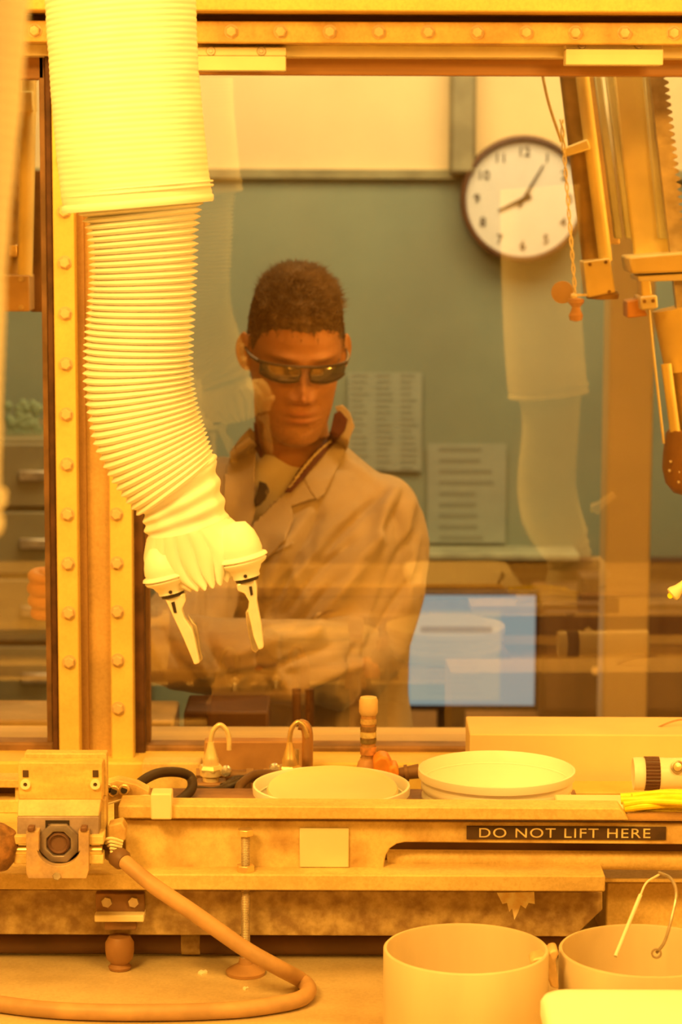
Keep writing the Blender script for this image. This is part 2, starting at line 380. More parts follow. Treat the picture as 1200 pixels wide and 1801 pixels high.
# ------------------------------------------------------------------ manipulator arms
def loft_sections(secs, yc, n, pleats, amp, sub=8, phase=0.0, depth=1.0, soft=False, wob=0.0):
    """secs: list of (L,R) world points on the side edges; ring planes perpendicular to the x-z axis"""
    b = B(); N = pleats * sub if pleats else (len(secs) - 1) * 10
    Ls = spline([s[0] for s in secs], 40); Rs = spline([s[1] for s in secs], 40)
    M = len(Ls) - 1
    # arc length of the centre line
    C = [(l + r) / 2 for l, r in zip(Ls, Rs)]
    acc = [0]
    for i in range(M): acc.append(acc[-1] + (C[i + 1] - C[i]).length)
    rings = []
    for j in range(N + 1):
        s = acc[-1] * j / N; k = min(M - 1, max(0, int(np.searchsorted(acc, s) - 1)))
        t = (s - acc[k]) / max(1e-9, acc[k + 1] - acc[k]); t = min(1, max(0, t))
        L = Ls[k].lerp(Ls[k + 1], t); R = Rs[k].lerp(Rs[k + 1], t); c = (L + R) / 2; e = (R - L) / 2; r = e.length; e = e / r
        ph = (j / sub) if pleats else 0
        tri = 1 - abs(((ph + phase) % 1) * 2 - 1)          # sharp pleat crest
        am = amp(j / N) if callable(amp) else amp
        prof = -math.cos(2 * PI * ph) * am if soft else (tri ** 0.8 - 0.5) * 2 * am
        ring = []
        for i in range(n):
            q = 2 * PI * i / n
            rr = r + prof + (wob * noise.noise(Vector((j * 0.05, math.cos(q) * 2, math.sin(q) * 2))) if wob else 0)
            ring.append(c + e * math.cos(q) * rr + Vector((0, -1, 0)) * math.sin(q) * rr * depth)
        rings.append(ring)
    for rg in rings: b.v += rg
    for j in range(N):
        for i in range(n): b.f.append((j * n + i, j * n + (i + 1) % n, (j + 1) * n + (i + 1) % n, (j + 1) * n + i))
    return b, rings
def make_arm():
    YA = 2.1; w_ = lambda x, y: W(x, y, YA)
    root = empty('manipulator_arm', w_(230, 700), 'white pleated manipulator arm hanging inside the cell with two steel finger jaws', 'manipulator arm')
    # upper sleeve, wide, fine rings
    up = [(w_(66, -330), w_(330, -350)), (w_(72, -160), w_(336, -180)), (w_(80, 0), w_(344, -22)), (w_(87, 120), w_(348, 100)),
          (w_(96, 230), w_(358, 212)), (w_(107, 335), w_(369, 315)), (w_(112, 362), w_(373, 340))]
    b, rg = loft_sections(up, YA, 72, 66, lambda t: 0.00045 - t * 0.00028, sub=6, wob=0.0006)
    # hem: roll over the last ring and fold in to meet the lower sleeve
    def rim(b, r0, scale, drop):
        c = sum(r0, Vector()) / len(r0); k = len(b.v); n = len(r0)
        b.v += [c + (p - c) * scale + Vector((0.0, 0, -drop)) for p in r0]
        return k
    n = 72; k0 = len(b.v) - n
    for sc, dr in ((1.02, 0.001), (1.025, 0.004), (1.012, 0.0065), (0.96, 0.006), (0.80, 0.003)):
        k = rim(b, rg[-1], sc, dr)
        for i in range(n): b.f.append((k0 + i, k0 + (i + 1) % n, k + (i + 1) % n, k + i))
        k0 = k
    us = b.build('upper_sleeve', sleeve_m, root, smooth=60)
    c = B()
    for off, r_ in ((0.007, 0.0012), (0.0105, 0.0009)):
        ring = [p + Vector((0, 0, off)) for p in rg[-1]]; cc = sum(ring, Vector()) / n
        c.tube([cc + (p - cc) * 1.006 for p in ring] + [cc + (ring[0] - cc) * 1.006], r_, 8, 1)
    c.build('hem_stitch', sleeve_m, us)
    # lower bellows
    lo = [(w_(122, 362), w_(360, 342)), (w_(150, 385), w_(350, 366)), (w_(160, 425), w_(344, 408)), (w_(163, 480), w_(342, 470)), (w_(158, 545), w_(338, 545)),
          (w_(153, 620), w_(334, 622)), (w_(153, 680), w_(335, 665)), (w_(160, 735), w_(341, 700)), (w_(173, 790), w_(350, 733)),
          (w_(203, 850), w_(362, 765)), (w_(240, 900), w_(373, 800)), (w_(246, 905), w_(374, 812))]
    b, rg2 = loft_sections(lo, YA, 72, 46, lambda t: 0.0032 if t < 0.62 else 0.0032 - (t - 0.62) * 0.0044, sub=8, wob=0.0007)
    b.build('bellows_sleeve', sleeve_m, root, smooth=70)
    # wrist gaiter
    g = [(w_(241, 899), w_(371, 792)), (w_(244, 893), w_(376, 806)), (w_(248, 903), w_(380, 822)), (w_(254, 920), w_(388, 855)), (w_(259, 937), w_(394, 890)), (w_(260, 952), w_(400, 912)), (w_(264, 962), w_(402, 925))]
    def amp(t): return 0.0014
    b, rg3 = loft_sections(g, YA, 72, 4, amp, sub=10, depth=0.9, wob=0.003, soft=True)
    b.build('wrist_gaiter', sleeve_m, root, smooth=80)
    c = B()
    for k, (r_, sc) in ((2, (0.0028, 0.995)), (38, (0.0036, 1.0))):
        ring = rg3[k]; cc = sum(ring, Vector()) / n
        c.tube([cc + (p - cc) * sc for p in ring] + [cc + (ring[0] - cc) * sc], r_, 10, 1)
    c.build('gaiter_band', sleeve_m, root)
    # pleated skirt fanning over the two fingers
    b = B(); n2 = 168; rows = 30
    Lp = spline([w_(262, 940), w_(255, 965), w_(256, 992), w_(285, 1016), w_(322, 1026)], 20); Rp = spline([w_(400, 908), w_(420, 925), w_(436, 950), w_(428, 982), w_(414, 1004)], 20)
    for j in range(rows + 1):
        t = j / rows; k = t * 80; k0_ = min(79, int(k)); L = Lp[k0_].lerp(Lp[k0_ + 1], k - k0_); R = Rp[k0_].lerp(Rp[k0_ + 1], k - k0_)
        c0 = (L + R) / 2; e = (R - L) / 2; r = e.length; e = e / r; dn = Vector((e.z, 0, -e.x)); dn = dn if dn.z < 0 else -dn
        for i in range(n2):
            q = 2 * PI * i / n2; pl = 2 * abs(math.sin(q * 10.5)) ** .6 - 1; am = 0.0030 * t ** 0.7 * (0.35 + 0.65 * abs(math.sin(q)))
            p = c0 + e * math.cos(q) * (r + am * 0.3 * pl) + Vector((0, -1, 0)) * math.sin(q) * (0.054 - 0.006 * t + am * pl)
            p += dn * (0.0030 * t * t * pl)
            b.v.append(p)
    for j in range(rows):
        for i in range(n2): b.f.append((j * n2 + i, j * n2 + (i + 1) % n2, (j + 1) * n2 + (i + 1) % n2, (j + 1) * n2 + i))
    k = len(b.v); cc = sum(b.v[-n2:], Vector()) / n2; b.v.append(cc + Vector((0, 0, 0.012)))
    for i in range(n2): b.f.append((rows * n2 + i, rows * n2 + (i + 1) % n2, k))
    b.build('pleated_skirt', sleeve_m, root, smooth=80)
    # knuckle covers and jaws
    yj = YA - 0.030
    w2 = lambda x, y: W(x, y, yj)
    for side, (p0, p1) in enumerate((((281, 962), (303, 1042)), ((412, 922), (434, 1015)))):
        A0 = w2(*p0); A1 = w2(*p1); ax = A1 - A0; Ln = ax.length
        prof = [(0.0001, -0.002), (0.010, 0.0), (0.0155, Ln * .18), (0.0180, Ln * .36), (0.0190, Ln * .50), (0.0182, Ln * .57), (0.0215, Ln * .60), (0.0222, Ln * .64), (0.0190, Ln * .67),
                (0.0208, Ln * .70), (0.0195, Ln * .75), (0.0150, Ln * .81), (0.0135, Ln * .88), (0.0118, Ln * .93), (0.0116, Ln * 1.0), (0.0001, Ln * 1.0)]
        kc = B().lathe(prof, A0, ax, 40).build('knuckle_cover', sleeve_m, root, smooth=60)
        d = ax.normalized()
        fr = A0 + ax * 0.94 + Vector((0, -0.0112, 0))
        B().cyl(fr, fr + Vector((0, -0.0015, 0)), 0.0016, None, 12).build('rivet', black_m, kc)
        B().lathe([(0.0085, 0), (0.0100, 0.0005), (0.0100, 0.003), (0.0085, 0.0035)], A1, d, 28).build('collar_gap', black_m, kc)
        S0 = A1 + d * 0.0032
        px, py = PX(S0)
        if side == 0:
            out1 = [(290, 1053), (326, 1043), (327, 1056), (320, 1072), (324, 1086), (338, 1106), (343, 1125), (350, 1160), (352, 1166), (342, 1170), (336, 1155), (322, 1122), (308, 1092), (298, 1070)]
            hole = [(301, 1060), (307, 1058), (311, 1078), (306, 1078)]
            out2 = [(330, 1080), (340, 1094), (346, 1100), (350, 1120), (352, 1142), (357, 1160), (350, 1166), (345, 1150), (340, 1120)]
        else:
            out1 = [(416, 1028), (448, 1016), (452, 1032), (452, 1058), (460, 1100), (464, 1140), (455, 1144), (446, 1120), (440, 1092), (436, 1076), (438, 1058), (430, 1044), (418, 1040)]
            hole = [(438, 1032), (443, 1031), (445, 1046), (441, 1048)]
            out2 = [(437, 1070), (441, 1090), (447, 1118), (457, 1142), (450, 1149), (443, 1144), (438, 1120), (433, 1092), (432, 1078)]
        sh = Vector((px, py)) - Vector(((out1[0][0] + out1[1][0]) / 2, (out1[0][1] + out1[1][1]) / 2 + 4))
        sh = sh * 0
        j1 = B().pprism([(x + sh.x, y + sh.y) for x, y in out1], yj - 0.007, yj + 0.005).build('finger_jaw', jaw_m, root, bevel=0.0016, seg=3)
        B().pprism([(x + sh.x, y + sh.y) for x, y in hole], yj - 0.0078, yj - 0.0065).build('jaw_slot', black_m, j1)
        B().pprism([(x + sh.x, y + sh.y) for x, y in out2], yj + 0.004, yj + 0.013).build('grip_pad', dullsteel, j1, bevel=0.001)
    return root
arm = make_arm()
# the second arm: hangs beside the camera, seen mirrored in the pane
YV = 2 * GY - 1.74
t2 = W(965, 690, YV); hem = (W(112, 362, 2.1) + W(373, 340, 2.1)) / 2
arm2 = copy_tree(arm); arm2.location = arm.location + Vector((t2.x - hem.x + 0.050, -0.36, t2.z - hem.z))
arm2['label'] = 'second white manipulator arm beyond the right edge, seen as the faint reflection below the clock'
arm3 = copy_tree(arm); r3 = Matrix.Rotation(math.radians(8), 3, 'Y')
arm3.location = W(-258, 900, 1.05) - r3 @ (hem - arm.location); arm3.rotation_euler = (0, math.radians(8), 0)
arm3['label'] = 'out of focus white sleeve cut off by the left edge of the picture'

# ------------------------------------------------------------------ tubes in place of reflected arms, cord and master arm
def P(px, py, y): return W(px, py, y)
yo = 3.05
mu1 = empty('mirrored_arm_tube', P(40, 550, yo), 'bronze telescopic tube with square end block, standing in for a reflected arm behind the left pane', 'telescopic tube')  # solid tube added where the pane shows a reflected cell arm
B().cyl(P(52, 130, yo), P(44, 486, yo), 0.0095, None, 24).build('tube', amberpaint, mu1)
B().cyl(P(28, 130, yo + .03), P(20, 486, yo + .03), 0.012, None, 24).build('side_tube', amberdark, mu1)
B().pbox(22, 160, 58, 196, yo - .015, yo + .03).build('top_bracket', amberpaint, mu1, bevel=0.002)
B().pbox(14, 430, 30, 452, yo - .01, yo + .03).build('clamp', brass, mu1, bevel=0.002)
eb = B().pbox(-8, 484, 52, 548, yo - .02, yo + .03).build('end_block', mat('tan_block_paint', (0.62, 0.42, 0.20), 0.45), mu1, bevel=0.002)
for yy in (491, 541): B().cyl(P(37, yy, yo - .02), P(37, yy, yo - .0225), 0.0035, None, 6).build('screw', brass, eb)
B().pbox(52, 300, 74, 549, yo + .03, yo + .06).build('back_plate', brownsteel, mu1, bevel=0.002)
mu2 = empty('mirrored_arm_tube', P(1050, 525, yo), 'amber telescopic tube with square end block, standing in for a reflected arm beside the wall clock', 'telescopic tube')  # second added tube, also built in place of a reflected arm
B().cyl(P(1022, 115, yo), P(1066, 460, yo), 0.0085, None, 24).build('tube', amberpaint, mu2)
B().cyl(P(1002, 115, yo + .03), P(1044, 460, yo + .03), 0.014, None, 24).build('side_tube', amberdark, mu2)
B().pprism([(990, 262), (1034, 244), (1040, 262), (996, 276)], yo - .015, yo + .02).build('top_bracket', amberpaint, mu2, bevel=0.002)
eb = B().pprism([(1026, 460), (1074, 454), (1083, 514), (1034, 524)], yo - .022, yo + .03).build('end_block', amberpaint, mu2, bevel=0.002)
for q in ((1038, 462), (1066, 458), (1072, 510)): B().cyl(P(q[0], q[1] + 3, yo - .022), P(q[0], q[1] + 3, yo - .0245), 0.0022, None, 10).build('screw', brownsteel, eb)
B().lathe([(0.001, 0), (0.020, 0.002), (0.021, 0.008), (0.018, 0.012)], P(1060, 528, yo + 0.01), (0, 0, 1), 24).build('end_cap', amberdark, mu2)
# cord with small weight
cw = empty('pull_cord', P(1010, 560, yo), 'twisted pull cord with a brown weight hanging in front of the clock', 'cord')
pts1 = []; pts2 = []
for i in range(60):
    t = i / 59; px = 988 + 24 * t; py = 210 + 305 * t; q = t * 40
    c_ = P(px, py, yo - .03); pts1.append(c_ + Vector((math.cos(q), math.sin(q), 0)) * 0.0017); pts2.append(c_ - Vector((math.cos(q), math.sin(q), 0)) * 0.0017)
B().tube(pts1, 0.0011, 6, 1).tube(pts2, 0.0011, 6, 1).build('twisted_cord', plate_m, cw)
B().tube([P(950, 110, yo), P(965, 180, yo), P(988, 250, yo)], 0.0018, 8).build('guide_cord', amberpaint, cw)
B().ball(P(1010, 521, yo - .03), 0.0042).build('knot', plate_m, cw)
B().lathe([(0.0005, 0), (0.0075, 0.002), (0.009, 0.008), (0.006, 0.014), (0.005, 0.018), (0.010, 0.024), (0.010, 0.028), (0.001, 0.030)], P(1013, 566, yo - .03), (0, 0, 1), 24).build('weight', mat('brown_weight', (0.45, 0.20, 0.08), 0.4), cw)
B().lathe([(0.001, -.004), (0.014, -.003), (0.014, .003), (0.001, .004)], P(990, 514, yo), (0.3, 1, 0), 28).build('pulley', mat('brown_pulley', (0.50, 0.28, 0.11), 0.4), cw)
B().pbox(1006, 517, 1034, 521, yo - .03, yo - .02).build('cross_pin', plate_m, cw)
# big master arm
ma = empty('master_arm', P(1170, 860, yo), 'tall amber master manipulator arm with toothed rack at the right edge', 'master arm')
for dx in (0, 20): B().pprism([(1044 + dx, 118), (1057 + dx, 118), (1095 + dx, 420), (1082 + dx, 420)], yo + .05, yo + .065).build('guide_rail', palegreen, ma, bevel=0.002)
B().pprism([(1076, 100), (1148, 100), (1186, 452), (1116, 452)], yo + .04, yo + .06).build('cover_plate', amberpaint, ma, bevel=0.003)
B().pprism([(1004, 100), (1046, 100), (1092, 430), (1042, 430)], yo + .09, yo + .11).build('back_panel', mat('orange_back_panel', (0.80, 0.52, 0.20), 0.5), ma, bevel=0.003)
B().pprism([(1130, 100), (1150, 100), (1180, 420), (1160, 420)], yo + .02, yo + .04).build('edge_rail', palegreen, ma, bevel=0.002)
rk = []
for i in range(34):
    y_ = 100 + i * 13; x_ = 1158 + i * 1.55
    rk += [(x_ + 6, y_), (x_ + 14, y_ + 4), (x_ + 14, y_ + 8), (x_ + 6, y_ + 12)]
rk = rk + [(1158 + 33 * 1.55 - 18, 100 + 34 * 13), (1140, 100)]
B().pprism(rk, yo + .0, yo + .02).build('toothed_rack', dullsteel, ma)
B().pprism([(1106, 452), (1260, 440), (1260, 476), (1112, 482)], yo - .04, yo + .05).build('cross_clamp', amberpaint, ma, bevel=0.003)
B().pprism([(1122, 486), (1260, 478), (1260, 492), (1124, 496)], yo - .03, yo + .05).build('clamp_bar', plate_m, ma, bevel=0.002)
B().pprism([(1128, 494), (1144, 492), (1148, 524), (1130, 526)], yo - .03, yo + .02).build('clamp_post', amberpaint, ma, bevel=0.002)
ft = B().pprism([(1126, 522), (1156, 519), (1158, 542), (1128, 546)], yo - .045, yo + .02).build('clamp_foot', plate_m, ma, bevel=0.002)
for q in ((1134, 530), (1149, 529)): B().cyl(P(*q, yo - .045), P(*q, yo - .047), 0.0022, None, 12).build('screw', brownsteel, ft)
B().pprism([(1104, 530), (1126, 526), (1140, 556), (1104, 560)], yo - .02, yo + .03).build('clamp_flange', mat('orange_flange', (0.72, 0.36, 0.12), 0.45), ma, bevel=0.002)
B().cyl(P(1192, 540, yo + .02), P(1212, 648, yo + .02), 0.032, 0.030, 36).build('arm_housing', amberpaint, ma)
B().cyl(P(1212, 648, yo + .02), P(1226, 790, yo + .02), 0.028, 0.027, 36).build('arm_tube', amberdark, ma)
B().cyl(P(1172, 640, yo - .01), P(1190, 776, yo - .01), 0.0065, None, 20).build('tie_rod', amberpaint, ma)
B().tube([P(1142, 545, yo - .02), P(1152, 640, yo - .02), P(1168, 780, yo - .02)], 0.0016, 8).build('tension_cable', plate_m, ma)
en = B().lathe([(0.001, -.052), (0.016, -.049), (0.027, -.038), (0.033, -.020), (0.034, 0.0), (0.033, .025), (0.030, .03)], P(1214, 800, yo), (0.08, 0, 1), 36).build('rounded_end', mat('brown_end_cap', (0.36, 0.20, 0.08), 0.4), ma)
for q in ((1180, 812), (1178, 828), (1196, 830), (1194, 848)): B().ball(P(*q, yo - .028), 0.0018, 10, 6).build('indicator_dot', white_m, en)

# small pale nozzle at the right edge
nz = empty('nozzle', P(1186, 1045, 2.5), 'small pale nozzle poking in at the right edge beside the monitor', 'nozzle')
B().lathe([(0.0045, 0.0), (0.0075, 0.001), (0.0078, 0.004), (0.0055, 0.010), (0.0048, 0.016), (0.0048, 0.035)], P(1181, 1047, 2.5), (0.75, 0.1, 0.62), 24).build('nozzle_tube', plate_m, nz)
B().cyl(P(1181, 1047, 2.5) + Vector((-.001, -.002, 0)), P(1181, 1047, 2.5) + Vector((-.0016, -.003, 0)), .003, None, 16).build('nozzle_bore', yellow_m, nz)

# ------------------------------------------------------------------ operator room contents
yw = 5.99
ck = empty('wall_clock', P(920, 350, 5.96), 'large round wall clock with dark rim on the green wall', 'clock')
cc = P(920, 350, 5.96)
Rk = 0.150
B().lathe([(Rk - .012, -.02), (Rk - .006, -.03), (Rk, -.028), (Rk + .003, -.015), (Rk, .03), (Rk - .012, .03)], cc, (0, 1, 0), 64, close=True).build('clock_rim', mat('dark_brown_rim', (0.12, 0.05, 0.02), 0.4), ck)
face = B().lathe([(0.0001, -.012), (Rk - .01, -.012), (Rk - .01, .02), (0.0001, .02)], cc, (0, 1, 0), 64).build('clock_face', mat('white_clock_face', (0.85, 0.85, 0.85), 0.5, var=0.02), ck)
def text_obj(txt, size, loc, m, parent, name, rot=(PI / 2, 0, 0), align='CENTER', ext=0.0006, spacing=1.0, org=None, wx=1.0):
    cu = bpy.data.curves.new(name, 'FONT'); cu.body = txt; cu.size = size; cu.extrude = ext; cu.align_x = align; cu.align_y = 'CENTER'; cu.space_character = spacing
    tmp = bpy.data.objects.new('tmp_text', cu); COL.objects.link(tmp)
    bpy.context.view_layer.update(); dg = bpy.context.evaluated_depsgraph_get()
    me = bpy.data.meshes.new_from_object(tmp.evaluated_get(dg)); bpy.data.objects.remove(tmp); bpy.data.curves.remove(cu)
    me.materials.clear(); me.materials.append(m); me.name = name
    o = bpy.data.objects.new(name, me); COL.objects.link(o); o.parent = parent
    o.location = Vector(loc) - ORG[parent]; o.rotation_euler = rot; o.scale = (wx, 1, 1); ORG[o] = Vector(loc); return o
inkm = mat('black_ink', (0.05, 0.04, 0.03), 0.6, var=0)
for k in range(1, 13):
    q = PI / 2 - k * PI / 6
    text_obj(str(k), 0.032, cc + Vector((math.cos(q) * .112, -.014, math.sin(q) * .112)), inkm, face, 'numeral')
for nm, q, ln, wd in (('hour_hand', math.radians(205), .065, .006), ('minute_hand', math.radians(60), .095, .004)):
    d = Vector((math.cos(q), 0, math.sin(q))); s_ = Vector((-d.z, 0, d.x)) * wd; o_ = cc + Vector((0, -.017, 0))
    b = B(); pts = [o_ - d * .02 - s_, o_ + d * ln - s_ * .4, o_ + d * ln + s_ * .4, o_ - d * .02 + s_]
    b.add(pts + [p + Vector((0, .0015, 0)) for p in pts], [(0, 1, 2, 3), (7, 6, 5, 4), (0, 4, 5, 1), (1, 5, 6, 2), (2, 6, 7, 3), (3, 7, 4, 0)]).build(nm, inkm, ck)
# papers on the wall
paper_m = mat('blue_grey_paper', (0.36, 0.42, 0.36), 0.7, var=0.03); line_m = mat('faint_print', (0.26, 0.30, 0.25), 0.7, var=0)
def paper(x0, y0, x1, y1, label, cols, rows):
    b = B().pbox(x0, y0, x1, y1, yw - .002, yw); r = b.build('posted_sheet', paper_m); tag(r, label, 'paper')
    ORG[r] = ORG[r]
    l = B()
    for c in range(cols):
        for k in range(rows):
            xa = x0 + (x1 - x0) * (c + .15) / cols; xb = x0 + (x1 - x0) * (c + .15 + .7 * random.uniform(.6, 1)) / cols
            ya = y0 + (y1 - y0) * (k + .35) / rows
            l.pbox(xa, ya, xb, ya + (y1 - y0) / rows * .35, yw - .003, yw - .002)
    o = l.build('print_lines', line_m, r, smooth=0)
paper(612, 655, 742, 828, 'blue-grey posted sheet of close columns on the wall beside his shoulder', 3, 16)
paper(752, 780, 890, 955, 'larger posted sheet with a ruled table on the wall above the monitor', 1, 9)
# ledge under the wall sheets
tr = B().pbox(720, 975, 1020, 986, 5.86, 6.0).build('ledge', mat('pale_green_ledge', (0.42, 0.45, 0.32), 0.5), bevel=0.003)
tag(tr, 'narrow pale ledge fixed along the wall below the posted sheets', 'ledge')
drk = mat('dark_desk_wood', (0.10, 0.05, 0.025), 0.45, var=0.2, ns=4, stretch=(1, 1, 6))
brw = mat('brown_cabinet_wood', (0.20, 0.11, 0.045), 0.5, ns=5, col2=(0.09, 0.045, 0.02), stretch=(3, 1, 0.6))
zdk = P(800, 1300, 5.4).z
dk = empty('desk', (0.5, 5.6, 0), 'dark brown office desk with high back panel behind the monitor', 'desk')
B().box((-0.05, 5.25, zdk - .04), (1.5, 5.95, zdk)).build('desk_top', mat('orange_desk_top', (0.42, 0.22, 0.08), 0.4, var=0.1, ns=5), dk, bevel=0.004)
tag(B().box((-0.05, 5.955, zdk - .3), (1.5, 5.99, P(900, 990, 5.88).z)).build('wall_panel', drk, bevel=0.004), 'dark brown panel on the wall behind the monitor', 'wall panel')
for x in (-0.03, 1.42): B().box((x, 5.3, 0), (x + .05, 5.9, zdk - .04)).build('side_panel', drk, dk, bevel=0.003)
# cabinet at the right
zt = P(1000, 1010, 5.6).z
cb = empty('wooden_cabinet', (P(1100, 1200, 5.55).x, 5.6, zdk), 'brown wooden cabinet with two doors standing right of the monitor', 'cabinet')
B().box((P(952, 1200, 5.55).x, 5.57, zdk), (1.1, 5.87, P(1000, 1062, 5.55).z)).build('body', brw, cb, bevel=0.004)
for (x0, x1) in ((958, 1062), (1068, 1210)):
    d_ = B().pbox(x0, 1075, x1, 1250, 5.553, 5.57).build('door', brw, cb, bevel=0.004)
    B().cyl(P(x1 - 14 if x0 < 1000 else x0 + 12, 1180, 5.553), P(x1 - 14 if x0 < 1000 else x0 + 12, 1180, 5.535), .008, .01, 16).build('knob', brass, d_)
bx = B().pbox(1018, 1046, 1072, 1086, 5.4, 5.5).build('small_box', mat('dark_brown_box', (0.12, 0.06, 0.03), 0.5)); bx.location.z += 0; tag(bx, 'small dark box on top of the brown cabinet', 'box')
bx.location = (P(1045, 1062, 5.65).x, 5.65, P(1000, 1062, 5.55).z)
# monitor
mn = empty('monitor', (P(800, 1250, 5.3).x, 5.35, zdk), 'computer monitor showing a pale blue document window behind his elbow', 'monitor')
ym = 5.30
B().pbox(598, 1040, 948, 1250, ym + .004, ym + .035).build('casing', black_m, mn, bevel=0.004)
scr = B().pbox(606, 1047, 941, 1240, ym, ym + .006).build('screen', mat('blue_screen', (0.02, 0.03, 0.05), 0.3, var=0, emit=((0.33, 0.47, 0.62), 0.85)), mn, smooth=0)
B().pbox(722, 1074, 880, 1232, ym - .001, ym).build('document_window', mat('white_document', (0.02, 0.02, 0.02), 0.3, var=0, emit=((0.52, 0.60, 0.64), 0.8)), scr, smooth=0)
B().pbox(740, 1102, 866, 1113, ym - .002, ym - .001).build('toolbar', mat('grey_toolbar', (0.02, 0.02, 0.02), 0.3, var=0, emit=((0.24, 0.31, 0.38), 0.8)), scr, smooth=0)
l = B()
for k in range(11): l.pbox(752, 1128 + k * 9, 752 + random.uniform(60, 112), 1130 + k * 9, ym - .002, ym - .001)
l.build('text_lines', mat('screen_text', (0.02, 0.02, 0.02), 0.3, var=0, emit=((0.40, 0.50, 0.58), 0.8)), scr, smooth=0)
B().box((P(770, 1250, ym).x, ym + .02, zdk + .01), (P(820, 1250, ym).x, ym + .05, P(800, 1240, ym).z)).build('stand_post', black_m, mn, bevel=0.003)
B().lathe([(0.0001, 0), (.10, 0), (.10, .01), (.0001, .014)], (P(795, 1250, ym).x, ym + .05, zdk), (0, 0, 1), 32).build('stand_base', black_m, mn)
du = B().box((P(1066, 900, 4.6).x, 4.6, 0), (P(1146, 900, 4.6).x, 4.7, 3.0)).build('reflection_column', mat('reflection_column_tan', (0.80, 0.58, 0.26), 0.5, var=0.06, ns=3), bevel=0.006)  # added column, its tan imitates an amber reflection on the glass
tag(du, 'tan floor to ceiling duct standing in for a hazy reflection in the operator room behind the master arm', 'duct')
# left side furniture seen through the left pane and beside the operator
sh = empty('drawer_cabinet', (P(0, 1200, 5.6).x, 5.6, 0), 'grey-brown wide drawer cabinet against the green wall behind the left pane', 'cabinet')
gb = mat('grey_brown_drawer_paint', (0.30, 0.27, 0.16), 0.5, var=0.1, ns=6)
B().box((-1.5, 5.5, 0), (P(240, 900, 5.5).x, 5.98, P(40, 772, 5.5).z)).build('body', gb, sh, bevel=0.004)
zc = P(40, 776, 5.48).z; x1 = P(232, 900, 5.48).x
for k in range(5):
    z1 = zc - k * 0.155 - .006; z2 = z1 - 0.143
    d_ = B().box((-1.48, 5.48, z2), (x1, 5.5, z1)).build('drawer', gb, sh, bevel=0.004)
    B().box((P(32, 900, 5.46).x, 5.465, (z1 + z2) / 2 - .012), (P(82, 900, 5.46).x, 5.48, (z1 + z2) / 2 + .012)).build('handle', dullsteel, d_, bevel=0.004)
pl = B()
for k in range(26):
    c_ = P(random.uniform(12, 72), 766, 5.6); c_.z = P(40, 772, 5.5).z + random.uniform(0, .05); q = random.uniform(0, 6); c_.x += 0
    pl.cyl(Vector((c_.x, c_.y, P(40, 772, 5.5).z)), c_ + Vector((math.cos(q) * .03, 0, .02)), .004, .002, 8)
    pl.ball(c_ + Vector((math.cos(q) * .03, 0, .02)), (.011, .006, .012), 8, 6)
o = pl.build('plant', mat('dusty_green_leaves', (0.30, 0.42, 0.28), 0.6)); tag(o, 'small leafy pale green clump on top of the drawer cabinet', 'plant')
# operator console in front of him
con = B().box((-1.4, 3.0, 0), (P(310, 1300, 3.05).x, 3.12, P(280, 1252, 3.05).z)).build('beige_console', mat('beige_console_paint', (0.62, 0.48, 0.26), 0.5), bevel=0.004)
tag(con, 'low beige console box under his sleeve behind the glass', 'console')
con2 = B().box((P(326, 1300, 3.05).x, 3.02, 0), (P(474, 1300, 3.05).x, 3.12, P(400, 1242, 3.05).z)).build('dark_equipment_box', mat('dark_equipment_paint', (0.10, 0.05, 0.025), 0.5), bevel=0.004)
tag(con2, 'dark brown equipment box under his crossed forearm behind the glass', 'equipment box')
mp = B()
for x in (522, 545): mp.cyl(P(x, 1212, 3.12), P(x, 1400, 3.12), 0.006, None, 16)
mp.build('twin_post', mat('dark_post', (0.14, 0.07, 0.03), 0.4)); tag(bpy.data.objects['twin_post'], 'pair of short dark rods behind the copper tube', 'rods')

# ------------------------------------------------------------------ the operator
YP = 3.45
Hc = W(519, 619, YP)
HR = Matrix.Rotation(math.radians(9), 4, 'Z') @ Matrix.Rotation(math.radians(16), 4, 'X') @ Matrix.Rotation(math.radians(1.5), 4, 'Y')
HM = Matrix.Translation(Hc) @ HR @ Matrix.Diagonal((1, 1, .935, 1))
HMi = HM.inverted()
def hp(x, f, z): return HM @ Vector((x, -f, z))
def gs(v, c, s): return math.exp(-((v - c) / s) ** 2)
hz = [-.124, -.121, -.112, -.095, -.072, -.045, -.015, .015, .045, .075, .098, .114, .122, .1245]
ha = [.002, .021, .034, .046, .054, .059, .0625, .064, .0628, .0575, .0465, .0315, .016, .001]
hf_ = [.066, .080, .088, .089, .088, .087, .087, .088, .088, .082, .069, .049, .026, .001]
hb = [.045, .025, .006, -.022, -.052, -.075, -.088, -.095, -.098, -.094, -.080, -.058, -.032, -.001]
